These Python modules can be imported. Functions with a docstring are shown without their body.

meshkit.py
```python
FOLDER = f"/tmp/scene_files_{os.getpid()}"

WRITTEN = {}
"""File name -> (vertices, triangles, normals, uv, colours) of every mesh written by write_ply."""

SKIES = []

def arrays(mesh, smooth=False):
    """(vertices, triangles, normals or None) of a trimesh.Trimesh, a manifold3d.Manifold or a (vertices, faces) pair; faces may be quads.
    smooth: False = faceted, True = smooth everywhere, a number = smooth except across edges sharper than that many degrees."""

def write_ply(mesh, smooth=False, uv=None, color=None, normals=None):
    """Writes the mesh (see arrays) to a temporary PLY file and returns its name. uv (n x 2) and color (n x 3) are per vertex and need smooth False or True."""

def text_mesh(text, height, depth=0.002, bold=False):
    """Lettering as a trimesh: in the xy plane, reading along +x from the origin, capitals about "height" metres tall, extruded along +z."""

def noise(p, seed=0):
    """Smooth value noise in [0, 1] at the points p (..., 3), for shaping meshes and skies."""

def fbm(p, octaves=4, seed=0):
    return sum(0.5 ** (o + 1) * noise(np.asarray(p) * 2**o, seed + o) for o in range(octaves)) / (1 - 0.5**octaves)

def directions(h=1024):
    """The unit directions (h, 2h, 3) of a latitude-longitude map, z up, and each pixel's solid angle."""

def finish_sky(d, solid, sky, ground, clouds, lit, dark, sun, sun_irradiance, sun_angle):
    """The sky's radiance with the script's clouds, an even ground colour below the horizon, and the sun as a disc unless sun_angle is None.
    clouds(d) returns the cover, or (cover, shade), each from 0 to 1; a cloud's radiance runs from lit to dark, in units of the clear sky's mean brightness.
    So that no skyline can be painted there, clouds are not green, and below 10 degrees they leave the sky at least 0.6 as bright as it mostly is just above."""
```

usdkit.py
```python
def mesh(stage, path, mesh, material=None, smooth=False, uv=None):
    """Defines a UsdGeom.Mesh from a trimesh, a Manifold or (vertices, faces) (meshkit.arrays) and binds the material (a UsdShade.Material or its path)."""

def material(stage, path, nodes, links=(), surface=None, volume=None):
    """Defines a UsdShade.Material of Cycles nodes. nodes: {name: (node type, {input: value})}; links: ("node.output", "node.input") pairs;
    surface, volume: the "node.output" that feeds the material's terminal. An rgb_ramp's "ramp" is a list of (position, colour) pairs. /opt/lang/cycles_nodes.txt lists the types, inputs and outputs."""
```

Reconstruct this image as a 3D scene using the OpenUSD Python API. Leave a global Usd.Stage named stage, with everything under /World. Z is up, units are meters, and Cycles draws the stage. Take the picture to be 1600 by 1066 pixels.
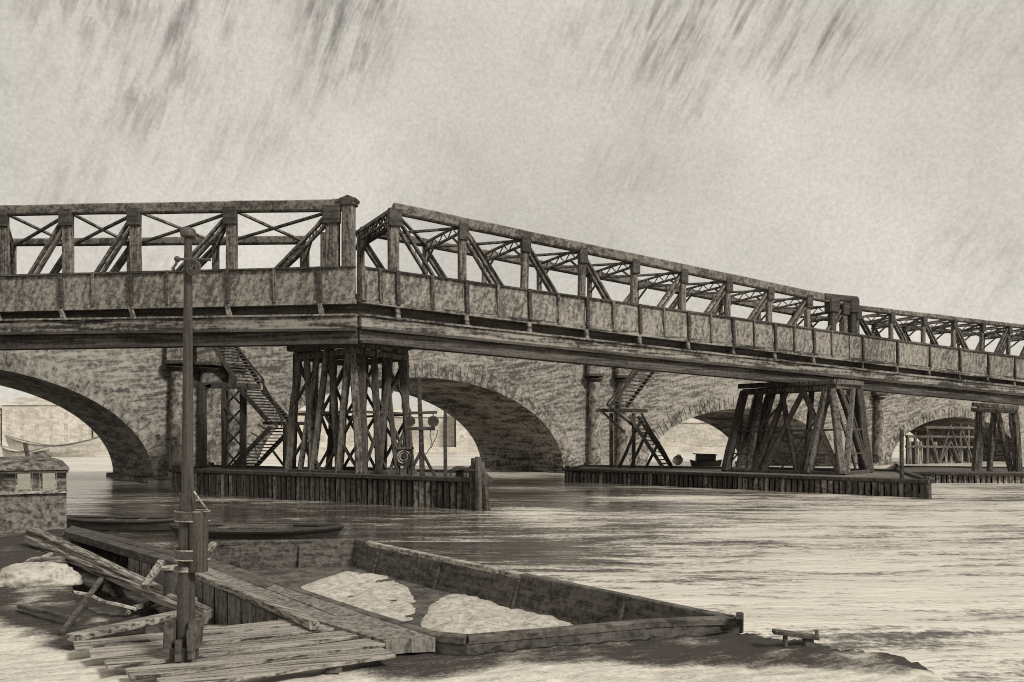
import math, random
import numpy as np, trimesh, usdkit, meshkit
from shapely.geometry import Polygon, Point
from pxr import Usd, UsdGeom, UsdLux, UsdShade, Gf, Sdf

stage = Usd.Stage.CreateInMemory()
UsdGeom.SetStageUpAxis(stage, UsdGeom.Tokens.z)
UsdGeom.SetStageMetersPerUnit(stage, 1.0)
UsdGeom.Xform.Define(stage, '/World')
UsdGeom.Scope.Define(stage, '/World/Looks')
RNG = random.Random(1925)

# ------------------------------------------------------------------ camera, sky, sun, exposure
EYE = 3.5                       # eye height over the river
FPX, CX, HY = 1300.0, 800.0, 690.0   # focal length, centre column and horizon row, in a picture 1600 wide
cam = UsdGeom.Camera.Define(stage, '/World/camera')
cam.AddTranslateOp().Set(Gf.Vec3d(0, 0, EYE))
cam.AddRotateXOp().Set(90.0)
cam.CreateHorizontalApertureAttr(36.0)
cam.CreateVerticalApertureAttr(36.0 * 682 / 1024)
cam.CreateFocalLengthAttr(36.0 * FPX / 1600)
cam.CreateVerticalApertureOffsetAttr(36.0 * (HY - 533) / 1600)
cam.CreateClippingRangeAttr(Gf.Vec2f(0.1, 5000))
cam.CreateExposureAttr(1.2)

SUN = np.array([0.62, -0.52, 0.66]); SUN /= np.linalg.norm(SUN)
SUN_EL, SUN_ROT = math.asin(SUN[2]), math.atan2(SUN[0], SUN[1])
sun = UsdLux.DistantLight.Define(stage, '/World/sun')
sun.CreateIntensityAttr(0.4); sun.CreateAngleAttr(11.0); sun.CreateColorAttr(Gf.Vec3f(1.0, 0.97, 0.91))
sun.CreateNormalizeAttr(True)
q = Gf.Rotation(Gf.Vec3d(0, 0, 1), Gf.Vec3d(*map(float, SUN))).GetQuat()
sun.AddOrientOp().Set(Gf.Quatf(q))

def sky_dir(x, y): 
    d = np.array([(x - CX) / FPX, 1.0, (HY - y) / FPX]); return d / np.linalg.norm(d)
def sky_material():
    K = 0.47
    n = {
        't': ('texture_coordinate', {}),
        'sky': ('sky_texture', {'sky_type': 'single_scattering', 'sun_disc': False, 'sun_elevation': SUN_EL, 'sun_rotation': SUN_ROT}),
        # scattered cloud masses over the whole sky
        'mbig': ('mapping', {'location': (3.7, 1.3, 4.12), 'scale': (1.6, 1.6, 2.6)}),
        'big': ('noise_texture', {'scale': 2.6, 'detail': 4, 'roughness': 0.55, 'distortion': 0.5}),
        'bigr': ('map_range', {'from_min': 0.52, 'from_max': 0.72, 'to_max': 0.9, 'clamp': True}),
        # slanting rain streaks hanging out of the dark masses
        'mstr': ('mapping', {'mapping_type': 'texture', 'rotation': (0, math.radians(26), 0), 'scale': (1 / 125, 1 / 5, 1 / 19)}),
        'str': ('noise_texture', {'scale': 1.0, 'detail': 4, 'roughness': 0.62, 'distortion': 0.3}),
        'strr': ('map_range', {'from_min': 0.42, 'from_max': 0.66, 'to_min': 0.12, 'clamp': True}),
        'grain': ('noise_texture', {'scale': 240, 'detail': 3, 'roughness': 0.75}),
        'grr': ('map_range', {'from_min': 0.3, 'from_max': 0.72, 'to_min': 0.86, 'to_max': 1.10}),
        'mul': ('math', {'math_type': 'multiply'}),
        'soft': ('noise_texture', {'scale': 2.6, 'detail': 4, 'roughness': 0.55}),
        'softr': ('map_range', {'from_min': 0.36, 'from_max': 0.66, 'to_min': 0.84, 'to_max': 1.10}),
        'tone': ('rgb_ramp', {'ramp': [(0.0, tuple(K * v for v in (6.40, 6.03, 5.36))), (0.5, tuple(K * v for v in (4.4, 4.1, 3.6))), (1.0, tuple(K * v for v in (2.6, 2.4, 2.1)))]}),
        'm1': ('mix_color', {'blend_type': 'multiply', 'fac': 1.0, 'use_clamp': False}),
        'm2': ('mix_color', {'blend_type': 'multiply', 'fac': 1.0, 'use_clamp': False}),
        'mix': ('mix_color', {'blend_type': 'mix', 'fac': 0.985}),
        'bg': ('background_shader', {'strength': 0.1}),
    }
    l = [('t.generated', 'mbig.vector'), ('mbig.vector', 'big.vector'), ('big.fac', 'bigr.value'),
         ('t.generated', 'mstr.vector'), ('mstr.vector', 'str.vector'), ('str.fac', 'strr.value'),
         ('t.generated', 'grain.vector'), ('grain.fac', 'grr.value'), ('t.generated', 'soft.vector'), ('soft.fac', 'softr.value')]
    # the larger rain clouds in view
    prev = None
    for i, (x, y, r, w) in enumerate(((110, 40, 7.5, .8), (215, 130, 6.5, .7), (300, 35, 5.5, .7), (90, 270, 3.5, .5), (520, 30, 5.5, 1.0), (1090, 40, 6.5, .9), (1250, 40, 5.0, .75), (930, 50, 5, .6), (660, 270, 3.6, .45), (1500, 430, 4, .5), (980, 270, 3.2, .3), (330, 240, 4.0, .4))):
        c = sky_dir(x, y)
        n[f'd{i}'] = ('vector_math', {'math_type': 'dot_product', 'vector2': tuple(c)})
        n[f'k{i}'] = ('map_range', {'from_min': math.cos(math.radians(r)), 'from_max': 1.0, 'to_max': w, 'clamp': True})
        n[f's{i}'] = ('math', {'math_type': 'maximum', 'value2': 0.0})
        l += [('t.generated', f'd{i}.vector1'), (f'd{i}.value', f'k{i}.value'), (f'k{i}.result', f's{i}.value1')]
        if prev: l.append((prev, f's{i}.value2'))
        prev = f's{i}.value'
    n['edge'] = ('noise_texture', {'scale': 9, 'detail': 4, 'roughness': 0.6}); n['edger'] = ('map_range', {'from_min': 0.36, 'from_max': 0.6, 'to_min': 0.05, 'to_max': 1.35, 'clamp': True})
    n['em'] = ('math', {'math_type': 'multiply'}); n['bm'] = ('math', {'math_type': 'maximum'}); n['thin'] = ('math', {'math_type': 'multiply', 'value2': 0.55})
    l += [('t.generated', 'edge.vector'), ('edge.fac', 'edger.value'), ('edger.result', 'em.value1'), (prev, 'em.value2'), ('bigr.result', 'thin.value1'), ('em.value', 'bm.value1'), ('thin.value', 'bm.value2'),
          ('bm.value', 'mul.value1'), ('strr.result', 'mul.value2'), ('mul.value', 'tone.fac'),
          ('tone.color', 'm1.a'), ('grr.result', 'm1.b'), ('m1.result', 'm2.a'), ('softr.result', 'm2.b'),
          ('sky.color', 'mix.a'), ('m2.result', 'mix.b'), ('mix.result', 'bg.color')]
    return usdkit.material(stage, '/World/Looks/sky', n, l, surface='bg.background')
dome = UsdLux.DomeLight.Define(stage, '/World/sky')
dome.CreateIntensityAttr(1.0)
UsdShade.MaterialBindingAPI.Apply(dome.GetPrim()).Bind(sky_material())
dome.GetPrim().SetCustomDataByKey('kind', 'structure')
dome.GetPrim().SetCustomDataByKey('label', 'pale cream overcast sky with slanting grey rain streaks')

# ------------------------------------------------------------------ materials
PAPER = (0.635, 0.59, 0.515)
COAL = (0.030, 0.0258, 0.022)
def tone(v):   # warm grey between charcoal and paper
    return tuple(COAL[i] + (PAPER[i] - COAL[i]) * v for i in range(3))
def charcoal(name, dark, light, grain=5.0, stroke=(1.5, 1.5, 7), rot=(0, 0, 0), wg=0.5, ws=0.5, wt=0.25, broad=0.12, lo=0.38, hi=0.64, rough=0.85, spec=0.25, bump=0.25, mid=None):
    """Grainy, streaky weathered surface: fine speckle + long strokes + broad patches."""
    tot = wg + ws + wt; lo, hi = 0.5 - (0.5 - lo) * 0.62, 0.5 + (hi - 0.5) * 0.62
    ramp = [(lo, tone(dark)), (hi, tone(light))]
    if mid is not None: ramp.insert(1, ((lo + hi) / 2, tone(mid)))
    n = {
        'g': ('geometry', {}),
        'n1': ('noise_texture', {'scale': grain, 'detail': 5, 'roughness': 0.72}),
        'mp': ('mapping', {'mapping_type': 'texture', 'rotation': tuple(map(math.radians, rot)), 'scale': tuple(1.0 / v for v in stroke)}),
        'n2': ('noise_texture', {'scale': 1.0, 'detail': 4, 'roughness': 0.6, 'distortion': 0.35}),
        'n3': ('noise_texture', {'scale': broad, 'detail': 2, 'roughness': 0.5}),
        'a': ('math', {'math_type': 'multiply', 'value2': wg / tot}),
        'b': ('math', {'math_type': 'multiply_add', 'value2': ws / tot}),
        'c': ('math', {'math_type': 'multiply_add', 'value2': wt / tot}),
        'r': ('rgb_ramp', {'ramp': ramp}),
        'bp': ('bump', {'strength': bump, 'distance': 0.25 / grain}),
        'p': ('principled_bsdf', {'roughness': rough, 'specular_ior_level': spec}),
    }
    l = [('g.position', 'n1.vector'), ('g.position', 'mp.vector'), ('mp.vector', 'n2.vector'), ('g.position', 'n3.vector'),
         ('n1.fac', 'a.value1'), ('n2.fac', 'b.value1'), ('a.value', 'b.value3'), ('n3.fac', 'c.value1'), ('b.value', 'c.value3'),
         ('c.value', 'r.fac'), ('r.color', 'p.base_color'), ('c.value', 'bp.height'), ('bp.normal', 'p.normal')]
    return usdkit.material(stage, '/World/Looks/' + name, n, l, surface='p.BSDF')

M = {}
M['iron'] = charcoal('iron', 0.02, 0.26, grain=6, stroke=(2.2, 2.2, 2.2), lo=0.40, hi=0.60)
M['iron_post'] = charcoal('iron_post', 0.01, 0.28, grain=5, stroke=(9, 9, 0.7), lo=0.40, hi=0.60)
M['iron_dark'] = charcoal('iron_dark', 0.0, 0.09, grain=5, stroke=(0.5, 0.5, 6), lo=0.42, hi=0.62)
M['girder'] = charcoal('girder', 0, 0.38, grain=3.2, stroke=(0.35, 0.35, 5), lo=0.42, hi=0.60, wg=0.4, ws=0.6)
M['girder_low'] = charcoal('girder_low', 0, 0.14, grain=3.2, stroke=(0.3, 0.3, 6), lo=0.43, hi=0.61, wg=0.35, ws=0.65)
M['parapet'] = charcoal('parapet', 0.07, 0.42, grain=4.2, stroke=(4, 4, 0.9), rot=(0, 18, 0), lo=0.40, hi=0.60, wg=0.6, ws=0.4, bump=0.4)
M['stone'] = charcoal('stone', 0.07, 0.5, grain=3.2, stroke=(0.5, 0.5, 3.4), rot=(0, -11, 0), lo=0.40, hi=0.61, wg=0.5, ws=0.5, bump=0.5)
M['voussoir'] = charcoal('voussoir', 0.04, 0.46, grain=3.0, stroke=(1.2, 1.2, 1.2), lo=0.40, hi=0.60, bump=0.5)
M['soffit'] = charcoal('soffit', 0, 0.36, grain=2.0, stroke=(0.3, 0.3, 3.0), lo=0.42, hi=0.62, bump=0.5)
M['timber'] = charcoal('timber', 0, 0.08, grain=4.5, stroke=(8, 8, 0.6), lo=0.41, hi=0.61)
M['timber_pale'] = charcoal('timber_pale', 0, 0.22, grain=4.5, stroke=(8, 8, 0.6), lo=0.41, hi=0.61)
M['pile'] = charcoal('pile', 0, 0.12, grain=4.5, stroke=(7, 7, 0.7), lo=0.42, hi=0.62)
M['pile_b'] = charcoal('pile_b', 0.0, 0.26, grain=4.5, stroke=(7, 7, 0.7), lo=0.42, hi=0.62)
M['pile_c'] = charcoal('pile_c', 0.03, 0.62, grain=4.5, stroke=(7, 7, 0.7), lo=0.42, hi=0.62)
M['plank_deck'] = charcoal('plank_deck', 0.0, 0.30, grain=4, stroke=(0.5, 4, 4), lo=0.42, hi=0.62)
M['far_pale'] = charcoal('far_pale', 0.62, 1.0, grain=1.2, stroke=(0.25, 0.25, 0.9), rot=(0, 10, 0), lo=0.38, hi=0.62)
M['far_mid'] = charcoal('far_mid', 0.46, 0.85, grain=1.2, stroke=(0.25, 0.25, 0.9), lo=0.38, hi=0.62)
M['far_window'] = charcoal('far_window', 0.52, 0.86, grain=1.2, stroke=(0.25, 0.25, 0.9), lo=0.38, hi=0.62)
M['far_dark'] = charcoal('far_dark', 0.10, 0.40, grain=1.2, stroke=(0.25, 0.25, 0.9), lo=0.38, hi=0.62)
M['boat_dark'] = charcoal('boat_dark', 0, 0.05, grain=6, stroke=(0.8, 0.8, 6), lo=0.4, hi=0.62)
# near things, finer grain
M['n_pole'] = charcoal('n_pole', 0, 0.06, grain=30, stroke=(60, 60, 1.5), lo=0.40, hi=0.60, wg=0.35, ws=0.65)
M['n_iron'] = charcoal('n_iron', 0, 0.07, grain=36, stroke=(20, 20, 20), lo=0.40, hi=0.62, rough=0.6, spec=0.4)
M['n_timber'] = charcoal('n_timber', 0.01, 0.42, grain=30, stroke=(1.2, 34, 34), rot=(0, 0, -44), lo=0.40, hi=0.60, wg=.25, ws=.75)
M['n_plank'] = charcoal('n_plank', 0.01, 0.46, grain=30, stroke=(0.9, 24, 30), rot=(0, 0, 20), lo=0.38, hi=0.60, wg=.28, ws=.72)
M['n_dark'] = charcoal('n_dark', 0, 0.12, grain=16, stroke=(6, 6, 16), lo=0.40, hi=0.62)
M['n_hull'] = charcoal('n_hull', 0, 0.15, grain=15, stroke=(3, 3, 13), rot=(0, 0, -53), lo=0.40, hi=0.61)
M['n_rim'] = charcoal('n_rim', 0.03, 0.6, grain=22, stroke=(5, 5, 20), lo=0.40, hi=0.60)
M['n_sand'] = charcoal('n_sand', 0.26, 0.68, grain=20, stroke=(9, 9, 9), lo=0.34, hi=0.58, bump=0.5)
M['n_side'] = charcoal('n_side', 0.02, 0.32, grain=20, stroke=(16, 16, 3), lo=0.38, hi=0.60)
M['n_cabin'] = charcoal('n_cabin', 0.02, 0.28, grain=14, stroke=(8, 8, 8), lo=0.40, hi=0.60)
M['n_roof'] = charcoal('n_roof', 0, 0.26, grain=14, stroke=(4, 4, 14), lo=0.42, hi=0.62)
M['canvas'] = charcoal('canvas', 0.2, 0.66, grain=16, stroke=(5, 5, 5), lo=0.34, hi=0.56, bump=0.5)

def glass_mat():
    n = {'f': ('fresnel', {'IOR': 1.5}), 't': ('transparent_bsdf', {'color': (0.95, 0.94, 0.9)}), 'g': ('glossy_bsdf', {'roughness': 0.08, 'color': (0.9, 0.9, 0.86)}), 'm': ('mix_closure', {})}
    return usdkit.material(stage, '/World/Looks/window_glass', n, [('f.fac', 'm.fac'), ('t.BSDF', 'm.closure1'), ('g.BSDF', 'm.closure2')], surface='m.closure')
M['glass'] = glass_mat()

def water_mat():
    n = {
        'g': ('geometry', {}),
        'm1': ('mapping', {'rotation': (0, 0, math.radians(-6)), 'scale': (0.16, 0.9, 1)}),
        'w1': ('noise_texture', {'scale': 1.0, 'detail': 5, 'roughness': 0.62, 'distortion': 0.5}),
        'm2': ('mapping', {'rotation': (0, 0, math.radians(5)), 'scale': (1.1, 3.4, 1)}),
        'w2': ('noise_texture', {'scale': 1.0, 'detail': 4, 'roughness': 0.65, 'distortion': 0.8}),
        'n3': ('noise_texture', {'scale': 6.0, 'detail': 5, 'roughness': 0.75}),
        'mb': ('mapping', {'scale': (0.02, 0.075, 1)}),
        'nb': ('noise_texture', {'scale': 1.0, 'detail': 2, 'roughness': 0.5}),
        'a': ('math', {'math_type': 'multiply', 'value2': 0.36}),
        'b': ('math', {'math_type': 'multiply_add', 'value2': 0.24}),
        'c': ('math', {'math_type': 'multiply_add', 'value2': 0.22}),
        'd': ('math', {'math_type': 'multiply_add', 'value2': 0.18}),
        'at': ('attribute', {'attribute': 'painted_light'}),  # per-vertex mask of light and dark painted into the water
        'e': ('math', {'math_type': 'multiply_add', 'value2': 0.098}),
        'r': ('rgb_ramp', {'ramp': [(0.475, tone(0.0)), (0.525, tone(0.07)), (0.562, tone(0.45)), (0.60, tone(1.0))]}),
        'bs': ('math', {'math_type': 'multiply_add', 'value2': 0.55, 'value3': 0.25}),
        'rr': ('math', {'math_type': 'multiply_add', 'value2': 0.16, 'value3': 0.10}),
        'h': ('math', {'math_type': 'multiply_add', 'value2': 0.5}),
        'bp': ('bump', {'strength': 0.40, 'distance': 0.12}),
        'p': ('principled_bsdf', {'roughness': 0.12, 'ior': 1.38, 'specular_ior_level': 0.5}),
    }
    l = [('g.position', x + '.vector') for x in ('m1', 'm2', 'n3', 'mb')] + [
        ('m1.vector', 'w1.vector'), ('m2.vector', 'w2.vector'), ('mb.vector', 'nb.vector'),
        ('w1.fac', 'a.value1'), ('w2.fac', 'b.value1'), ('a.value', 'b.value3'), ('n3.fac', 'c.value1'), ('b.value', 'c.value3'),
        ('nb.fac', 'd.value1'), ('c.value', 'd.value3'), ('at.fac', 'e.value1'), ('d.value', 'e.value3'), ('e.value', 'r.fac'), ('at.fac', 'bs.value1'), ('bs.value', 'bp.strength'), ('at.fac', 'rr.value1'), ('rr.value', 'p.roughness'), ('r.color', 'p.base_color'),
        ('w2.fac', 'h.value1'), ('w1.fac', 'h.value3'), ('h.value', 'bp.height'), ('bp.normal', 'p.normal')]
    return usdkit.material(stage, '/World/Looks/river_water', n, l, surface='p.BSDF')
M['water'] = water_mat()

def ground_mat():
    n = {
        'g': ('geometry', {}),
        'n1': ('noise_texture', {'scale': 26, 'detail': 5, 'roughness': 0.72}),
        'mp': ('mapping', {'mapping_type': 'texture', 'rotation': (0, 0, math.radians(24)), 'scale': (1 / 2.4, 1 / 12, 1 / 6)}),
        'n2': ('noise_texture', {'scale': 1.0, 'detail': 4, 'roughness': 0.6, 'distortion': 0.4}),
        'at': ('attribute', {'attribute': 'mud'}),
        'a': ('math', {'math_type': 'multiply', 'value2': 0.32}),
        'b': ('math', {'math_type': 'multiply_add', 'value2': 0.28}),
        'c': ('math', {'math_type': 'multiply_add', 'value2': -0.335}),
        'r': ('rgb_ramp', {'ramp': [(0.0, tone(0.02)), (0.07, tone(0.16)), (0.16, tone(0.5)), (0.27, tone(0.9)), (0.36, tone(1.0))]}),
        'bp': ('bump', {'strength': 0.6, 'distance': 0.02}),
        'p': ('principled_bsdf', {'roughness': 0.95, 'specular_ior_level': 0.15}),
    }
    l = [('g.position', 'n1.vector'), ('g.position', 'mp.vector'), ('mp.vector', 'n2.vector'), ('n1.fac', 'a.value1'),
         ('n2.fac', 'b.value1'), ('a.value', 'b.value3'), ('at.fac', 'c.value1'), ('b.value', 'c.value3'), ('c.value', 'r.fac'),
         ('r.color', 'p.base_color'), ('b.value', 'bp.height'), ('bp.normal', 'p.normal')]
    return usdkit.material(stage, '/World/Looks/shore_ground', n, l, surface='p.BSDF')
M['ground'] = ground_mat()

# ------------------------------------------------------------------ helpers
USED = {}
def numbered(parent, name):
    k = (parent, name); n = USED.get(k, -1) + 1; USED[k] = n
    return name if n == 0 else f'{name}_{n:03d}'
ORIGIN = {}
def thing(name, label, cat, loc, group=None):
    path = '/World/' + numbered('/World', name)
    x = UsdGeom.Xform.Define(stage, path); x.AddTranslateOp().Set(Gf.Vec3d(*map(float, loc)))
    p = x.GetPrim(); p.SetCustomDataByKey('label', label); p.SetCustomDataByKey('category', cat)
    if group: p.SetCustomDataByKey('group', group)
    ORIGIN[path] = np.asarray(loc, float)
    return path
def part(parent, name, mesh, mat, smooth=False, label=None, kind=None):
    path = parent + '/' + numbered(parent, name)
    V, F = arr(mesh); o = ORIGIN[parent]; ORIGIN[path] = o
    m = usdkit.mesh(stage, path, (V - o, F), M[mat], smooth=smooth)
    if label: m.GetPrim().SetCustomDataByKey('label', label)
    if kind: m.GetPrim().SetCustomDataByKey('kind', kind)
    return path
def solo(name, mesh, mat, label, cat=None, group=None, kind=None, smooth=False):
    path = '/World/' + numbered('/World', name)
    V, F = arr(mesh); o = np.array([*((V.min(0) + V.max(0)) / 2)[:2], V[:, 2].min()])
    m = usdkit.mesh(stage, path, (V - o, F), M[mat], smooth=smooth)
    UsdGeom.Xformable(m).AddTranslateOp().Set(Gf.Vec3d(*map(float, o)))
    p = m.GetPrim(); p.SetCustomDataByKey('label', label)
    if cat: p.SetCustomDataByKey('category', cat)
    if group: p.SetCustomDataByKey('group', group)
    if kind: p.SetCustomDataByKey('kind', kind)
    ORIGIN[path] = o
    return path
def arr(m):
    if isinstance(m, tuple): return np.asarray(m[0], float), np.asarray(m[1], int)
    return np.asarray(m.vertices, float), np.asarray(m.faces, int)
def cat(*ms):
    Vs, Fs, k = [], [], 0
    for m in ms:
        V, F = arr(m); Vs.append(V); Fs.append(F + k); k += len(V)
    return np.vstack(Vs), np.vstack(Fs)

def W(x, y, Z):      # the point seen at (x, y) of the picture at distance Z
    return np.array([(x - CX) / FPX * Z, Z, EYE + (HY - y) / FPX * Z])
def G(x, y, h):      # the point seen at (x, y) lying at height h
    Z = (EYE - h) * FPX / (y - HY)
    return np.array([(x - CX) / FPX * Z, Z, h])
class Line:          # a straight line in plan through two seen columns at two distances
    def __init__(s, x0, Z0, x1, Z1): s.x0, s.x1, s.i0, s.i1 = x0, x1, 1 / Z0, 1 / Z1
    def Z(s, x): return 1 / (s.i0 + (s.i1 - s.i0) * (x - s.x0) / (s.x1 - s.x0))
    def at(s, x, y): return W(x, y, s.Z(x))
    def xy(s, x): return s.at(x, 0)[:2]

def unit(v): v = np.asarray(v, float); return v / np.linalg.norm(v)
def bar(p, q, w, d=None, up=None, wob=0.0, n=1, taper=1.0, ch=0.16):
    """A timber or iron bar from p to q, w across and d in the up direction, edges chamfered, optionally not quite straight."""
    p, q = np.asarray(p, float), np.asarray(q, float); d = w if d is None else d
    a = unit(q - p); u = np.array([0, 0, 1.0]) if up is None else np.asarray(up, float)
    if abs(a @ u) > 0.97: u = np.array([0, 1.0, 0])
    s = unit(np.cross(a, u)); u = np.cross(s, a); c = ch * min(w, d)
    prof = [(-w/2 + c, -d/2), (w/2 - c, -d/2), (w/2, -d/2 + c), (w/2, d/2 - c), (w/2 - c, d/2), (-w/2 + c, d/2), (-w/2, d/2 - c), (-w/2, -d/2 + c)]
    V, F = [], []
    for i in range(n + 1):
        t = i / n; o = p + (q - p) * t; k = 1 + (taper - 1) * t
        if 0 < i < n: o = o + s * RNG.uniform(-wob, wob) + u * RNG.uniform(-wob, wob)
        for x, y in prof: V.append(o + s * x * k + u * y * k)
    for i in range(n):
        for j in range(8):
            A, B = i * 8 + j, i * 8 + (j + 1) % 8
            F += [(A, B, B + 8), (A, B + 8, A + 8)]
    for j in range(1, 7):
        F.append((0, j + 1, j)); e = n * 8; F.append((e, e + j, e + j + 1))
    return np.array(V), np.array(F)
def hexa(a, b):       # bottom four and top four points
    V = np.array(list(a) + list(b), float)
    F = [(0, 2, 1), (0, 3, 2), (4, 5, 6), (4, 6, 7)]
    for i in range(4):
        j = (i + 1) % 4; F += [(i, j, j + 4), (i, j + 4, i + 4)]
    V, F = V, np.array(F)
    m = trimesh.Trimesh(V, F, process=False)
    if m.volume < 0: F = F[:, ::-1]
    return V, F
def slab(poly_xy, z0, z1):
    pts = [(float(x), float(y)) for x, y in poly_xy]
    pg = Polygon(pts)
    m = trimesh.creation.extrude_polygon(pg, z1 - z0); m.apply_translation((0, 0, z0)); return m
def tube(p, q, r0, r1=None, seg=12, n=1):
    p, q = np.asarray(p, float), np.asarray(q, float); r1 = r0 if r1 is None else r1
    a = unit(q - p); u = np.array([0, 0, 1.0]) if abs(a[2]) < 0.9 else np.array([1.0, 0, 0]); s = unit(np.cross(a, u)); u = np.cross(s, a)
    V, F = [], []
    for i in range(n + 1):
        t = i / n; r = r0 + (r1 - r0) * t
        for j in range(seg):
            g = 2 * math.pi * j / seg; V.append(p + (q - p) * t + r * (s * math.cos(g) + u * math.sin(g)))
    for i in range(n):
        for j in range(seg):
            A, B = i * seg + j, i * seg + (j + 1) % seg; F += [(A, B, B + seg), (A, B + seg, A + seg)]
    k = len(V); V += [p, q]
    for j in range(seg):
        F += [(k, (j + 1) % seg, j), (k + 1, n * seg + j, n * seg + (j + 1) % seg)]
    return np.array(V), np.array(F)
def lathe(o, prof, seg=20):     # prof: (radius, z) from bottom to top
    V, F = [], []
    for r, z in prof:
        for j in range(seg):
            g = 2 * math.pi * j / seg; V.append((o[0] + r * math.cos(g), o[1] + r * math.sin(g), o[2] + z))
    for i in range(len(prof) - 1):
        for j in range(seg):
            A, B = i * seg + j, i * seg + (j + 1) % seg; F += [(A, B, B + seg), (A, B + seg, A + seg)]
    k = len(V); V += [(o[0], o[1], o[2] + prof[0][1]), (o[0], o[1], o[2] + prof[-1][1])]; e = (len(prof) - 1) * seg
    for j in range(seg): F += [(k, (j + 1) % seg, j), (k + 1, e + j, e + (j + 1) % seg)]
    return np.array(V), np.array(F)
def ring(o, axis, r, t, seg=24, sub=8):
    a = unit(axis); u = np.array([0, 0, 1.0]) if abs(a[2]) < 0.9 else np.array([1.0, 0, 0]); s = unit(np.cross(a, u)); u = np.cross(s, a)
    V, F = [], []
    for i in range(seg):
        g = 2 * math.pi * i / seg; d = s * math.cos(g) + u * math.sin(g)
        for j in range(sub):
            h = 2 * math.pi * j / sub; V.append(np.asarray(o) + d * (r + t * math.cos(h)) + a * t * math.sin(h))
    for i in range(seg):
        for j in range(sub):
            A, B, C, D = i*sub+j, i*sub+(j+1) % sub, ((i+1) % seg)*sub+(j+1) % sub, ((i+1) % seg)*sub+j
            F += [(A, C, B), (A, D, C)]
    return np.array(V), np.array(F)
def wire(pts, r, seg=6):
    return cat(*[tube(pts[i], pts[i + 1], r, seg=seg) for i in range(len(pts) - 1)])
def lerp(a, b, t): return np.asarray(a, float) + (np.asarray(b, float) - np.asarray(a, float)) * t
def lin(x0, y0, x1, y1): return lambda x: y0 + (y1 - y0) * (x - x0) / (x1 - x0)

# ------------------------------------------------------------------ river, far bank
def river_mesh():
    # finer towards the viewer; long low waves are real relief
    ys = np.concatenate([np.linspace(-60, 2, 8), np.linspace(3, 60, 230), np.linspace(61, 280, 90)])
    xs = np.concatenate([np.linspace(-600, -75, 8), np.linspace(-70, 90, 200), np.linspace(100, 700, 8)])
    X, Y = np.meshgrid(xs, ys); P = np.stack([X * 0.22, Y * 0.75, X * 0], -1)
    hgt = (meshkit.fbm(P.reshape(-1, 3), 4, seed=5).reshape(X.shape) - 0.5) * 0.16
    V = np.stack([X, Y, hgt], -1).reshape(-1, 3); nx = len(xs); F = []
    i, j = np.meshgrid(np.arange(len(ys) - 1), np.arange(nx - 1), indexing='ij'); a = (i * nx + j).ravel()
    F = np.vstack([np.stack([a, a + 1, a + nx + 1], 1), np.stack([a, a + nx + 1, a + nx], 1)])
    return V, F
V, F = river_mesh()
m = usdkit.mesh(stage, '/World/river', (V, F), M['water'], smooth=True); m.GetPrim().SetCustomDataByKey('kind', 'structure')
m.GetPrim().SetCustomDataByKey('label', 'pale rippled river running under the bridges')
sx, sy = V[:, 0], V[:, 1]
painted_light = 1 / (1 + np.exp(-(sx - 4.6 - 0.21 * (sy - 25)) / 3.0)) + 1.5 * (meshkit.fbm(np.stack([sx * .09, sy * .16, 0 * sx], 1), 4, seed=12) - .5)  # dark reflections at left and brightness at right, painted into the water colour
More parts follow.
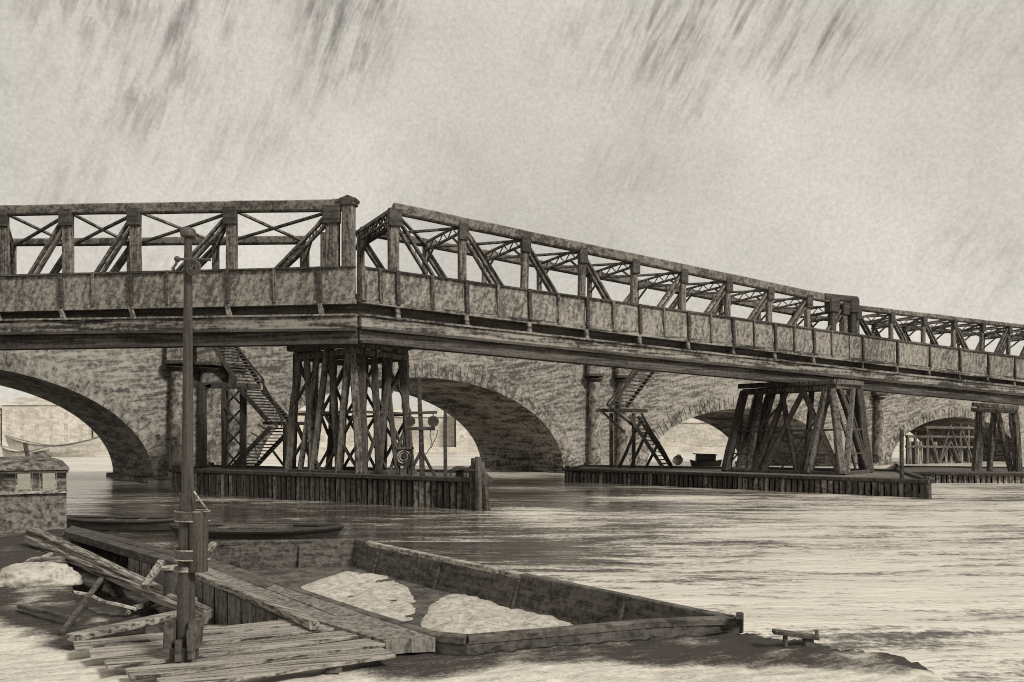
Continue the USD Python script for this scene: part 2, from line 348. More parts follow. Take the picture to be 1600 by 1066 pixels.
painted_light = painted_light + 0.9 * np.exp(-((sx - 1.3) / 2.2) ** 2 - ((sy - 39.5) / 4.5) ** 2)  # painted patch of light on the water by the platform tip
painted_light = np.clip(np.maximum(painted_light, np.clip((sy - 62) / 30, 0, 1)), 0, 1)
UsdGeom.PrimvarsAPI(m).CreatePrimvar('painted_light', Sdf.ValueTypeNames.FloatArray, 'vertex').Set([float(v) for v in painted_light])
fb = slab([(-900, 279), (1000, 279), (1000, 1600), (-900, 1600)], -1, 1.6)
m = usdkit.mesh(stage, '/World/far_bank', fb, M['far_pale']); m.GetPrim().SetCustomDataByKey('kind', 'structure')
m.GetPrim().SetCustomDataByKey('label', 'low pale embankment along the far side of the river')

# ------------------------------------------------------------------ stone bridge
SL = Line(240, 70.0, 880, 70.0 * 2634 / 1994)
S0 = SL.xy(240); SD = unit(np.append(SL.xy(880) - S0, 0))[:2]; SW = np.array([-9.6, 12.9])
def sof(x): return float((SL.xy(x) - S0) @ SD)
def SP(s, z, t=0.0):
    xy = S0 + SD * s + SW * t; return np.array([xy[0], xy[1], z])
SN = unit(np.array([SD[1], -SD[0]]))        # face normal, towards the viewer
A1 = sof(240)
arches = [(A1 - 30.0, A1, 9.35), (sof(400), sof(880), 9.9), (sof(1010), sof(1300), 7.75), (sof(1392), sof(1592), 7.4)]
ends = (A1 - 60, sof(1592) + 26)
pg = Polygon([(ends[0], -2), (ends[1], -2), (ends[1], 13.6), (ends[0], 13.6)])
for a, b, zc in arches:
    c, r, hz = (a + b) / 2, (b - a) / 2, zc - 0.3
    pts = [(c - r, -3)] + [(c - r * math.cos(math.pi * k / 48), 0.3 + hz * math.sin(math.pi * k / 48)) for k in range(49)] + [(c + r, -3)]
    pg = pg.difference(Polygon(pts))
wall = trimesh.creation.extrude_polygon(pg, 1.0)
wv = np.asarray(wall.vertices); V = np.array([SP(s, z, t) for s, z, t in wv])
sb = thing('stone_bridge', 'old grey masonry river bridge of wide elliptical arches behind the iron truss bridge', 'bridge', SP(0, 0))
FN = np.asarray(wall.faces)
wm = trimesh.Trimesh(V, FN, process=False)
if wm.volume < 0: FN = FN[:, ::-1]
# barrel undersides split off: a darker stone with their shade put into the colour
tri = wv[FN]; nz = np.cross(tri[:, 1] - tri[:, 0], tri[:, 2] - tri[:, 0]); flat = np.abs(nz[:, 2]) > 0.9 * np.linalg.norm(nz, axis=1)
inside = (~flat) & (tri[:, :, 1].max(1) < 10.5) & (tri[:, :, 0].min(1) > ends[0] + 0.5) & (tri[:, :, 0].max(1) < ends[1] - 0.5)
def sub(Vv, Ff):
    u, inv = np.unique(Ff, return_inverse=True); return Vv[u], inv.reshape(Ff.shape)
part(sb, 'wall', sub(V, FN[~inside]), 'stone')
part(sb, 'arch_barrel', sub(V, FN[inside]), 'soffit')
for a, b, zc in arches:
    c, r, hz = (a + b) / 2, (b - a) / 2, zc - 0.3
    th = np.linspace(0, math.pi, 400); arc = np.stack([c - r * np.cos(th), 0.3 + hz * np.sin(th)], 1)
    L = np.concatenate([[0], np.cumsum(np.linalg.norm(np.diff(arc, axis=0), axis=1))]); n = int(L[-1] / 0.82)
    for k in range(n):
        t0, t1 = (np.interp((k + e) * L[-1] / n, L, th) for e in (0.06, 0.94))
        def pt(t, h):
            nx, nz_ = -math.cos(t) / r, math.sin(t) / hz; q_ = math.hypot(nx, nz_)
            return c - r * math.cos(t) + h * nx / q_, 0.3 + hz * math.sin(t) + h * nz_ / q_
        hh = 1.55 + 0.12 * RNG.uniform(-1, 1); out = 0.08 + RNG.uniform(-0.02, 0.03)
        pr = [pt(t0, 0.02), pt(t1, 0.02), pt(t1, hh), pt(t0, hh)]
        off = np.array([*(SN * out), 0]); back = np.array([*(-SN * 0.2), 0])
        part(sb, 'arch_stone', hexa([SP(*p) + back for p in pr], [SP(*p) + off for p in pr]), 'voussoir')
nrm = np.array([*SN, 0])
part(sb, 'cornice', bar(SP(ends[0], 13.4) + nrm * 0.15, SP(ends[1], 13.4) + nrm * 0.15, 0.9, 0.45), 'stone')
part(sb, 'parapet', bar(SP(ends[0], 14.25) - nrm * 0.2, SP(ends[1], 14.25) - nrm * 0.2, 0.5, 1.25), 'stone')
part(sb, 'parapet', bar(SP(ends[0], 14.2, 0.97), SP(ends[1], 14.2, 0.97), 0.5, 1.2), 'stone', label='far side parapet')
# paired columns on the piers
def column(x, zcap=9.4):
    o = SP(sof(x), 0.0) + nrm * 0.55
    sh = part(sb, 'column', lathe(o, [(0.78, -1), (0.78, 0.9), (0.72, 0.95), (0.66, zcap * 0.6), (0.58, zcap)]), 'voussoir', smooth=40)
    part(sh, 'capital', cat(lathe(o, [(0.6, zcap), (0.95, zcap + 0.35), (0.95, zcap + 0.4)], 20), bar(o + (0, 0, zcap + 0.62), o + (0, 0, zcap + 0.9), 2.1, 2.0)), 'iron_dark')
    part(sh, 'entablature', bar(o + (0, 0, zcap + 0.9), o + (0, 0, 13.1), 1.7, 1.5), 'stone')
for x in (276, 322, 365): column(x)
for x in (924, 968): column(x, 10.2)
for x in (1330, 1368): column(x, 9.6)
for x0, x1 in ((240, 400), (880, 1010), (1300, 1392)):
    a, b = sof(x0) - 0.7, sof(x1) + 0.7; f = 1.1
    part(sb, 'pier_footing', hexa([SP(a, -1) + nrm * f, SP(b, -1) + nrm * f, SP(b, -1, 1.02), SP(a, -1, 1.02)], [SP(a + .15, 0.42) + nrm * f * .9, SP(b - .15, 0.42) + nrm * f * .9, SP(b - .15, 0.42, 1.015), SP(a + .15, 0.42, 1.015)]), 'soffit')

# ------------------------------------------------------------------ iron truss bridge
NL, NR = Line(35, 51.5, 560, 48.5), Line(560, 48.5, 1565, 84.0)
XL, XR = -220, 1760
tb = thing('truss_bridge', 'dark iron truss bridge with boarded parapet bending across the river on timber trestles', 'bridge', W(560, 0, 48.5) * (1, 1, 0))
pdir = {'L': unit([NL.xy(560)[1] - NL.xy(35)[1], -(NL.xy(560)[0] - NL.xy(35)[0])]), 'R': unit([NR.xy(1565)[1] - NR.xy(560)[1], -(NR.xy(1565)[0] - NR.xy(560)[0])])}
OFF = {'L': np.array([-3.2, 6.3]), 'R': np.array([-2.75, 4.35])}
def v3(v, z=0.0): return np.array([v[0], v[1], z])
OUT = {k: v3(pdir[k]) for k in pdir}      # horizontally out of the near face, towards the viewer
SIDES = {'L': (NL, XL, 560), 'R': (NR, 560, XR)}
YR = {'L': {'rail': lin(35, 434, 560, 421), 'foot': lin(35, 483, 560, 471), 'gt': lin(35, 502, 560, 494), 'gm': lin(35, 523, 560, 517), 'gb': lin(35, 545, 560, 537)},
      'R': {'rail': lin(560, 421, 1565, 557), 'foot': lin(560, 471, 1565, 590), 'gt': lin(560, 494, 1565, 603), 'gm': lin(560, 514, 1565, 615), 'gb': lin(560, 535, 1565, 629)}}
def beam_between(side, ya, yb, thick, out, name, mat, label=None, lo=0.0, pieces=1):
    ln, x0, x1 = SIDES[side]; o = OUT[side]
    xs = np.linspace(x0, x1, pieces + 1)
    for i in range(pieces):
        a, b = xs[i], xs[i + 1]
        P = [ln.at(a, yb(a)) + o * (out - thick), ln.at(b, yb(b)) + o * (out - thick), ln.at(b, yb(b)) + o * out, ln.at(a, yb(a)) + o * out]
        Q = [ln.at(a, ya(a)) + o * (out - thick), ln.at(b, ya(b)) + o * (out - thick), ln.at(b, ya(b)) + o * out, ln.at(a, ya(a)) + o * out]
        part(tb, name, hexa(P, Q), mat, label=label)
def shift(f, d): return lambda x: f(x) + d
for sd in 'LR':
    y = YR[sd]; ln, x0, x1 = SIDES[sd]; o = OUT[sd]
    k = 1.0 if sd == 'L' else 0.8
    beam_between(sd, shift(y['foot'], -1 * k), shift(y['foot'], 6 * k), 0.30, 0.62, 'kerb_beam', 'parapet' if sd == 'L' else 'girder')
    beam_between(sd, shift(y['foot'], 6.4 * k), shift(y['gt'], -0.3), 0.25, 0.02, 'deck_web', 'iron_dark')
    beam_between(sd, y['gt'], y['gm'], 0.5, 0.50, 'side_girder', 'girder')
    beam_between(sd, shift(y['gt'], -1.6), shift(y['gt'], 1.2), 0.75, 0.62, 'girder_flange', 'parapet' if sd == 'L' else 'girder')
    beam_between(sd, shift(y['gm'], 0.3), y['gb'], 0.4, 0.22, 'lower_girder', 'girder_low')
    beam_between(sd, shift(y['gm'], -2.2), shift(y['gm'], 1.8), 0.7, 0.58, 'girder_flange', 'iron_dark')
    beam_between(sd, shift(y['gb'], -2.5), shift(y['gb'], 1.5), 0.8, 0.50, 'girder_flange', 'iron_dark')
    # roadway and the far side
    F3 = v3(OFF[sd])
    def deck_pts(yy, dz): return [ln.at(x0, yy(x0)) + (0, 0, dz), ln.at(x1, yy(x1)) + (0, 0, dz)]
    a, b = deck_pts(y['foot'], -0.02); ext = F3 * 1.12
    part(tb, 'roadway', hexa([a - (0, 0, .3), b - (0, 0, .3), b + ext - (0, 0, .3), a + ext - (0, 0, .3)], [a, b, b + ext, a + ext]), 'iron_dark')
    a, b = deck_pts(y['gb'], 1.0)
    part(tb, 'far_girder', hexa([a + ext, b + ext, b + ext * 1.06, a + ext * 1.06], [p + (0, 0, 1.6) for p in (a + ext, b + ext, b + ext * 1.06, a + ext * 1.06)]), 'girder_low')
    a, b = deck_pts(y['foot'], 0.0)
    part(tb, 'far_parapet', hexa([a + ext, b + ext, b + ext * 1.02, a + ext * 1.02], [p + (0, 0, 1.55) for p in (a + ext, b + ext, b + ext * 1.02, a + ext * 1.02)]), 'parapet')
# the parapet, panel by panel
posts_L = [-205, -100, 5, 105, 155, 213, 270, 362, 435, 505]
posts_R0 = []
i0, i1 = 1 / NR.Z(615), 1 / NR.Z(1331)
def equal(ln, xa, xb, n):
    pa, pb = ln.xy(xa), ln.xy(xb); out = []
    for i in range(n + 1):
        p = pa + (pb - pa) * i / n; out.append(CX + FPX * p[0] / p[1])
    return out
mid_posts = equal(NR, 615, 1318, 9)
third_posts = equal(NR, 1338, 1720, 9)
pn = sorted(set([560.0, 588.0] + [round(v, 1) for v in mid_posts] + [round((mid_posts[i] + mid_posts[i + 1]) / 2, 1) for i in range(9)] + [round(v, 1) for v in third_posts]))
for sd, bounds in (('L', [-220] + posts_L + [560]), ('R', pn + [XR])):
    ln = SIDES[sd][0]; o = OUT[sd]; y = YR[sd]
    for i in range(len(bounds) - 1):
        a, b = bounds[i], bounds[i + 1]
        if b - a < 3: continue
        g = 0.9; a2, b2 = a + g, b - g; out = 0.55 + RNG.uniform(-0.03, 0.03); jy = RNG.uniform(-0.9, 0.9)
        ya, yb = y['rail'], shift(y['foot'], -1.6)
        P = [ln.at(a2, yb(a2)) + o * (out - .09), ln.at(b2, yb(b2)) + o * (out - .09), ln.at(b2, yb(b2)) + o * out, ln.at(a2, yb(a2)) + o * out]
        Q = [ln.at(a2, ya(a2) + jy) + o * (out - .09), ln.at(b2, ya(b2) + jy * .5) + o * (out - .09), ln.at(b2, ya(b2) + jy * .5) + o * out, ln.at(a2, ya(a2) + jy) + o * out]
        part(tb, 'parapet_panel', hexa(P, Q), 'parapet')
    beam_between(sd, shift(y['rail'], -2.0), shift(y['rail'], 0.6), 0.30, 0.68, 'hand_rail', 'girder_low')
def parapet_post(ln, sd, x, w, big):
    y = YR[sd]; o = OUT[sd] * 0.63
    part(tb, 'parapet_post', bar(ln.at(x, y['rail'](x) - 2) + o, ln.at(x + 1.5, y['foot'](x) + 1) + o, w, w * .8, up=OUT[sd], wob=.03, n=2), 'iron_dark' if big else 'iron_post')
    if big:
        part(tb, 'bracket', bar(ln.at(x, y['foot'](x) + 4) + OUT[sd] * 0.55, ln.at(x + 3, y['gt'](x) + 2) + OUT[sd] * 0.45, w * 1.1, w * .8, up=OUT[sd]), 'parapet' if sd == 'L' else 'girder')
for x in (-205, 5, 105, 213, 362, 505): parapet_post(NL, 'L', x, 0.26, True)
for x in (-100, 155, 270, 435): parapet_post(NL, 'L', x, 0.18, False)
parapet_post(NR, 'R', 588, 0.2, False); parapet_post(NR, 'R', 561, 0.34, False)
for i, x in enumerate(mid_posts[:-1]): parapet_post(NR, 'R', x, 0.26, True)
for i in range(9): parapet_post(NR, 'R', (mid_posts[i] + mid_posts[i + 1]) / 2, 0.2, False)
for x in third_posts[:8]: parapet_post(NR, 'R', x, 0.22, True)

def truss(sd, xs, ytop, ytopb, lean, endw=None, far_drop=0.0, pw=0.5):
    """Near and far truss of one span. lean: +1 diagonals fall to the right, -1 fall to the left, per panel."""
    ln = SIDES[sd][0]; F3 = v3(OFF[sd]); fd = np.array([0, 0, -far_drop]); foot = YR[sd]['foot']; o = OUT[sd]
    top = [ln.at(x, (ytop(x) + ytopb(x)) / 2) for x in xs]; bot = [ln.at(x, foot(x)) for x in xs]
    h = [(ytopb(x) - ytop(x)) / FPX * ln.Z(x) for x in xs]
    for far in (False, True):
        s = (F3 + fd) if far else np.zeros(3); sb_ = F3 if far else np.zeros(3)
        w = pw * (0.72 if far else 1.0)
        for i in range(len(xs) - 1):
            part(tb, 'top_chord', bar(top[i] + s + (0, 0, RNG.uniform(-.02, .02)), top[i + 1] + s, 0.5, h[i] * (0.8 if far else 1), wob=.02, n=2), 'iron')
        for i in range(len(xs)):
            ww = w * (1.25 if (i in (0, len(xs) - 1)) else 1.0)
            p = part(tb, 'truss_post', bar(top[i] + s - (0, 0, h[i] * .4), bot[i] + sb_, ww, ww * .7, up=o, wob=.025, n=3), 'iron_post')
            if not far:
                part(p, 'gusset', bar(top[i] + o * .2 - (0, 0, h[i] * .1), top[i] + o * .2 - (0, 0, h[i] * .5 + .75), ww * 1.35, ww * .5, up=o), 'iron_dark')
        for i in range(len(xs) - 1):
            if lean[i] == 0: continue
            a, b = (i, i + 1) if lean[i] > 0 else (i + 1, i)
            k = 0.86
            p0 = top[a] + s - (0, 0, h[a] * .5 + .15); p1 = lerp(bot[a] + sb_, bot[b] + sb_, k)
            # a laced pair of flats
            gap = 0.17 * (0.8 if far else 1.0); ax = unit(p1 - p0); hv = unit(np.cross(ax, o)) * gap
            dd = part(tb, 'diagonal', cat(bar(p0 + hv, p1 + hv, .15, .3, up=o, wob=.02, n=2), bar(p0 - hv, p1 - hv, .15, .3, up=o, wob=.02, n=2)), 'iron')
            lc = [bar(lerp(p0, p1, (j + .2) / 7) + hv * (1 if j % 2 else -1), lerp(p0, p1, (j + .9) / 7) - hv * (1 if j % 2 else -1), .06, .06) for j in range(7)]
            part(dd, 'lacing', cat(*lc), 'iron_post')
    # overhead struts and cross bracing between the two trusses
    for i in range(len(xs)):
        a, b = top[i], top[i] + F3 + fd; dn = np.array([0, 0, -0.55])
        st = part(tb, 'overhead_strut', cat(bar(a, b, .16, .16), bar(a + dn, b + dn, .16, .16)), 'iron')
        part(st, 'lacing', cat(*[bar(lerp(a, b, j / 8) + (dn if j % 2 else 0), lerp(a, b, (j + 1) / 8) + (0 if j % 2 else dn), .07, .07) for j in range(8)]), 'iron_post')
        for e, sg in ((a, 1), (b, -1)):
            base = e + (0, 0, -1.5); part(tb, 'knee_brace', bar(base, lerp(e, b if sg > 0 else a, .26) + dn, .13, .13), 'iron_post')
    for i in range(len(xs) - 1):
        a0, a1 = top[i], top[i + 1]
        part(tb, 'cross_brace', bar(a0 + (0, 0, -.12), a1 + F3 + fd + (0, 0, -.12), .2, .16, wob=.03, n=2), 'iron')
        part(tb, 'cross_brace', bar(a1 + (0, 0, -.3), a0 + F3 + fd + (0, 0, -.3), .2, .16, wob=.03, n=2), 'iron')
truss('L', [-195, -95, 5, 106, 212, 362, 520], lin(35, 321, 555, 312), lin(35, 336, 555, 330), [-1] * 6, far_drop=0.5, pw=0.62)
# end post of the left span, a step beyond its last panel, with its pitched cap
pt_, pb_ = NL.at(545, 314), NL.at(545, 471)
ep = part(tb, 'end_post', bar(pt_, pb_, 0.72, 0.6, up=OUT['L'], wob=.02, n=3), 'iron_post')
part(ep, 'post_cap', cat(bar(NL.at(528, 317), NL.at(546, 309), 0.7, 0.18), bar(NL.at(545, 309), NL.at(559, 315), 0.7, 0.18), bar(NL.at(545, 311), NL.at(545, 322), .95, .8, up=OUT['L'])), 'iron_dark')
part(tb, 'top_chord', bar(NL.at(520, 321), NL.at(552, 320), 0.55, 0.66), 'iron')
part(tb, 'end_post', bar(pt_ + v3(OFF['L']) * .8 - (0, 0, .6), pb_ + v3(OFF['L']) * .8, 0.45, 0.4, up=OUT['L']), 'iron_post')
truss('R', mid_posts, lin(615, 318, 1335, 470), lin(615, 335, 1335, 482), [1, 1, 1, 1, -1, -1, -1, -1, -1], far_drop=0.2, pw=0.5)
truss('R', third_posts, lin(1335, 477, 1565, 504), lin(1335, 485, 1565, 510), [1, 1, 1, 1, -1, -1, -1, -1, -1], far_drop=0.1, pw=0.42)
# deep latticed portal at the start of the right hand span
a, b = NR.at(622, 322), NR.at(622, 322) + v3(OFF['R'] * 1.3, -.25); dn = np.array([0, 0, -1.0])
pl = part(tb, 'portal', cat(bar(a, b, .3, .22), bar(a + dn, b + dn, .3, .22)), 'iron_dark')
part(pl, 'lacing', cat(*[bar(lerp(a, b, j / 9) + (dn if s else 0), lerp(a, b, (j + 1) / 9) + (0 if s else dn), .1, .1) for j in range(9) for s in (0, 1)]), 'iron_dark')
for xx, yt in ((1300, 466), (1331, 467)):
    part(tb, 'end_post', cat(bar(NR.at(xx, yt), NR.at(xx, YR['R']['foot'](xx)), .62, .5, up=OUT['R']), bar(NR.at(xx, yt), NR.at(xx, yt + 22), 1.2, .8, up=OUT['R'])), 'iron_dark')
part(tb, 'top_chord', bar(NR.at(1285, 464), NR.at(1336, 469), 0.7, 0.55), 'iron_dark')
# cross beams under the roadway
for sd, xs in (('L', [-195, -95, 5, 106, 212, 290, 362, 440, 520]), ('R', mid_posts + third_posts[1:7])):
    ln = SIDES[sd][0]
    for x in xs:
        a = ln.at(x, YR[sd]['gt'](x)); part(tb, 'cross_beam', bar(a + OUT[sd] * .1, a + v3(OFF[sd]) * 1.12, .35, .8), 'iron_dark')

# ------------------------------------------------------------------ pier platforms of close-set timber piles
PIL = ['pile', 'pile', 'pile_b', 'pile_b', 'pile_c']
def platform(label, A, B, C, D, z, bottom=-1.0, pitch=0.42, group='timber pier platforms', ragged=0.05, mats=PIL):
    t = thing('pier_platform', label, 'platform', v3((A + C) / 2), group)
    part(t, 'deck', slab([A, B, C, D], z - 0.35, z - 0.03), 'plank_deck')
    rect = [A, B, C, D]; ctr = (A + B + C + D) / 4
    for e in range(4):
        p, q_ = rect[e], rect[(e + 1) % 4]; L = np.linalg.norm(q_ - p); n = max(2, int(L / pitch)); d = (q_ - p) / L; nn = np.array([d[1], -d[0]])
        if nn @ ((p + q_) / 2 - ctr) < 0: nn = -nn
        if e in (0, 3, 1):
            for i in range(n):
                c = p + d * (i + .5) * L / n + nn * (0.12 + RNG.uniform(-.03, .04)); hh = z - 0.1 + RNG.uniform(-ragged, ragged)
                part(t, 'sheet_pile', bar(v3(c, bottom), v3(c + d * RNG.uniform(-.03, .03), hh), L / n * RNG.uniform(.68, .84), .2, up=v3(nn)), RNG.choice(mats))
        else:
            part(t, 'back_sheeting', bar(v3(p, (z + bottom) / 2), v3(q_, (z + bottom) / 2), .2, z - bottom - .2), 'pile')
        part(t, 'waling', bar(v3(p - d * .2, z + .05) + v3(nn) * .2, v3(q_ + d * .2, z + .03) + v3(nn) * .2, .45, .24, wob=.02, n=3), 'timber')
    for P in rect:
        part(t, 'corner_pile', tube(v3(P, bottom), v3(P, z + .35), .26, .22, 10), 'pile')
    return t
def XZ(x, Z): return np.array([(x - CX) / FPX * Z, Z])
platform('long near timber pier platform of upright piles carrying the largest trestle', XZ(275, 57), XZ(757, 42.4), XZ(742, 53), XZ(330, 66), 1.5)
platform('timber pier platform in midstream right of the main arch, under the second trestle', XZ(886, 73.2), XZ(1449, 51.6), XZ(1400, 70), XZ(915, 84), 1.0)
platform('small pale timber platform furthest right, under the last trestle', XZ(1384, 72), XZ(1640, 68.5), XZ(1640, 84), XZ(1400, 90), 0.75, mats=['pile_b', 'pile_c', 'pile_c'])

# ------------------------------------------------------------------ timber trestles under the truss bridge
def trestle(label, legs, caps, braces, loc, mat='timber', extra=()):
    t = thing('timber_trestle', label, 'trestle', loc, 'timber trestles carrying the truss bridge')
    for (a, b, w) in legs: part(t, 'leg', bar(a, b, w, w, wob=.05, n=4, taper=1.1), mat if RNG.random() < .7 else 'timber_pale')
    for (a, b, w, d) in caps: part(t, 'cap_beam', bar(a, b, w, d, wob=.03, n=3), 'timber_pale')
    for (a, b, w) in braces: part(t, 'brace', bar(a, b, w, w * .7, wob=.05, n=3), mat)
    return t
# first tower: near corner at the middle, one face running back to the left, one to the right
z1 = 1.5
def T1(x):           # distance of the front faces at cap level by picture column
    return 50.0 + (550 - x) / 85 * 3.0 if x < 550 else 50.0 + (x - 550) / 82 * 3.0
def B1(x): return 49.0 + (565 - x) / 120 * 4.0 if x < 565 else 49.0 + (x - 565) / 85 * 3.0
def topc(x): return (lin(465, 552, 550, 541) if x < 550 else lin(550, 541, 632, 553))(x)
pairs = [(467, 450, .42), (479, 489, .36), (511, 487, .36), (517, 530, .38), (546, 529, .40), (552, 562, .42), (566, 568, .42), (584, 593, .38), (610, 590, .36), (626, 643, .42), (600, 622, .3), (498, 468, .3)]
legs = []
for xt, xb, w in pairs:
    legs.append((W(xt, topc(xt), T1(xt)), v3(XZ(xb, B1(xb)), z1 - .05), w))
N1, L1, R1 = W(550, 537, 50), W(463, 548, 53.2), W(634, 549, 53)
Q1 = L1 + R1 - N1
bN, bL, bR = (v3(XZ(565, 49), z1), v3(XZ(447, 53), z1), v3(XZ(648, 52.5), z1)); bQ = bL + bR - bN + (0, 1.0, 0)
for t in (0.0, .35, .7):
    legs.append((lerp(L1, Q1, t) - (0, 0, .2), lerp(bL, bQ, t * .9 + .1), .36)); legs.append((lerp(R1, Q1, t) - (0, 0, .2), lerp(bR, bQ, t * .9 + .1), .36))
caps = []
for dz in (0.0, -0.42):
    caps += [(N1 + (0, 0, dz), L1 + (0, 0, dz), .45, .36), (N1 + (0, 0, dz), R1 + (0, 0, dz), .45, .36), (L1 + (0, 0, dz), Q1 + (0, 0, dz), .45, .36), (R1 + (0, 0, dz), Q1 + (0, 0, dz), .45, .36)]
caps += [(W(452, 545, 53), W(560, 524, 49.4), .4, .4), (W(545, 526, 49.2), W(640, 543, 52.6), .4, .4)]
braces = []
def onface(a, b, c, d, u, v): return lerp(lerp(a, b, u), lerp(c, d, u), v)
for (ta, tb_, ba, bb) in ((N1, L1, bN, bL), (N1, R1, bN, bR), (L1, Q1, bL, bQ), (R1, Q1, bR, bQ)):
    for (u0, v0, u1, v1) in ((0, .5, .5, 1), (.5, .5, 0, 1), (.5, .5, 1, .98), (1, .5, .5, 1), (0, .05, .5, .5), (.5, .05, 1, .5), (1, .05, .5, .5)):
        braces.append((onface(ta, tb_, ba, bb, u0, v0), onface(ta, tb_, ba, bb, u1, v1), .2))
    braces.append((onface(ta, tb_, ba, bb, 0, .52), onface(ta, tb_, ba, bb, 1, .52), .22))
tr1 = trestle('large dark trestle of raking timber legs under the kink of the truss bridge', legs, caps, braces, v3((bN + bQ)[:2] / 2, z1))
for a, b in ((bN, bL), (bN, bR), (bL, bQ), (bR, bQ)): part(tr1, 'sill_beam', bar(a + (0, 0, .1), b + (0, 0, .1), .4, .35), 'timber')
# bearing blocks up to the girder
for x, y0, y1 in ((474, 520, 548), (556, 515, 540), (612, 528, 550)): part(tr1, 'bearing_post', bar(W(x, y0, T1(x)), W(x, y1, T1(x)), .7, .6), 'timber')

# second tower
z2 = 1.0
N2, L2, R2 = W(1302, 604, 65), W(1163, 613, 71.5), W(1340, 604, 68)
bN2, bL2, bR2 = v3(XZ(1316, 62.5), z2), v3(XZ(1134, 70), z2), v3(XZ(1358, 67), z2); Q2 = L2 + R2 - N2; bQ2 = bL2 + bR2 - bN2 + (-.5, 1, 0)
def f2(u): return lerp(N2, L2, u)
def g2(u): return lerp(bN2, bL2, u)
legs2 = [(f2(1), g2(1), .62), (f2(.80), g2(.78), .42), (f2(.50), g2(.72), .4), (f2(.56), g2(.36), .36), (f2(.30), g2(.66), .4), (f2(.33), g2(.02), .36), (f2(.06), g2(.27), .6), (f2(0.02), g2(0), .5), (f2(0), g2(.35), .3),
         (R2, bR2, .6), (lerp(N2, R2, .8), lerp(bN2, bR2, .15), .42), (lerp(N2, R2, .2), lerp(bN2, bR2, .95), .42)]
for t in (0.05, .5, .95): legs2.append((lerp(L2, Q2, t), lerp(bL2, bQ2, t), .4)); legs2.append((lerp(R2, Q2, t), lerp(bR2, bQ2, t), .4))
caps2 = [(N2, L2, .45, .5), (N2, R2, .45, .45), (L2, Q2, .45, .45), (R2, Q2, .45, .45), (W(1155, 604, 71), W(1310, 597, 64.6), .4, .4), (W(1300, 597, 64.6), W(1346, 600, 67.6), .4, .4)]
br2 = []
for (ta, tb_, ba, bb) in ((N2, L2, bN2, bL2), (N2, R2, bN2, bR2), (L2, Q2, bL2, bQ2)):
    br2 += [(onface(ta, tb_, ba, bb, 0, .5), onface(ta, tb_, ba, bb, 1, .5), .2), (onface(ta, tb_, ba, bb, 0, .78), onface(ta, tb_, ba, bb, 1, .78), .16), (onface(ta, tb_, ba, bb, .0, .1), onface(ta, tb_, ba, bb, .5, .95), .2), (onface(ta, tb_, ba, bb, .5, .1), onface(ta, tb_, ba, bb, 1, .95), .2)]
tr2 = trestle('second trestle of dark crossing timbers on the midstream platform', legs2, caps2, br2, v3((bN2 + bQ2)[:2] / 2, z2))
for a, b in ((bN2, bL2), (bN2, bR2), (bL2, bQ2), (bR2, bQ2)): part(tr2, 'sill_beam', bar(a + (0, 0, .08), b + (0, 0, .08), .4, .32), 'timber')
# third tower at the right edge
z3 = 0.75; c0, c1 = W(1517, 640, 78), W(1590, 643, 76)
legs3 = [(W(1530, 640, 78), v3(XZ(1524, 78), z3), .5), (W(1553, 640, 77.5), v3(XZ(1546, 77.5), z3), .4), (W(1558, 640, 77), v3(XZ(1580, 77), z3), .4), (W(1585, 640, 76.5), v3(XZ(1592, 76.5), z3), .5), (W(1535, 640, 82), v3(XZ(1530, 82), z3), .4), (W(1580, 640, 82), v3(XZ(1588, 82), z3), .4)]
trestle('pale last trestle cut off by the right edge of the view', legs3, [(c0, c1, .4, .4), (W(1528, 636, 82), W(1590, 638, 82), .4, .4), (W(1520, 632, 80), W(1590, 637, 80), .4, .4)],
        [(W(1530, 650, 78), v3(XZ(1546, 77.5), z3 + 1), .18), (W(1553, 650, 77.5), v3(XZ(1524, 78), z3 + 1), .18)], v3(XZ(1550, 78), z3), mat='timber_pale')

# ------------------------------------------------------------------ stairs against the stone piers
def stair(t, p, q, half, n, mat='timber', tread=.5):
    """A straight flight from p down to q; half: half-width vector."""
    half = np.asarray(half, float)
    for s in (-1, 1): part(t, 'stringer', bar(p + half * s, q + half * s, .12, .34, wob=.02, n=2), mat)
    for i in range(n):
        c = lerp(p, q, (i + .5) / n); d = unit((q - p) * (1, 1, 0)) * tread * .5
        part(t, 'tread', hexa([c - half - d, c - half + d, c + half + d, c + half - d], [v + (0, 0, .09) for v in (c - half - d, c - half + d, c + half + d, c + half - d)]), RNG.choice(['timber', 'pile', 'timber_pale']))
hw = np.array([.62, .85, 0.0])
zs = 64.0
st = thing('timber_stair', 'tall zigzag timber staircase with lattice-braced landing left of the large trestle', 'staircase', v3(XZ(380, zs), 1.5))
stair(st, W(346, 532, zs), W(388, 598, zs), hw, 13); stair(st, W(392, 608, zs - .6), W(436, 658, zs - .6), hw, 11); stair(st, W(440, 668, zs), W(374, 738, zs), hw, 14)
part(st, 'landing', hexa([W(308, 606, zs) - hw, W(390, 607, zs) - hw, W(390, 607, zs) + hw, W(308, 606, zs) + hw], [v + (0, 0, .38) for v in (W(308, 606, zs) - hw, W(390, 607, zs) - hw, W(390, 607, zs) + hw, W(308, 606, zs) + hw)]), 'timber')
part(st, 'landing', hexa([W(428, 664, zs) - hw, W(462, 664, zs) - hw, W(462, 664, zs) + hw, W(428, 664, zs) + hw], [v + (0, 0, .25) for v in (W(428, 664, zs) - hw, W(462, 664, zs) - hw, W(462, 664, zs) + hw, W(428, 664, zs) + hw)]), 'timber')
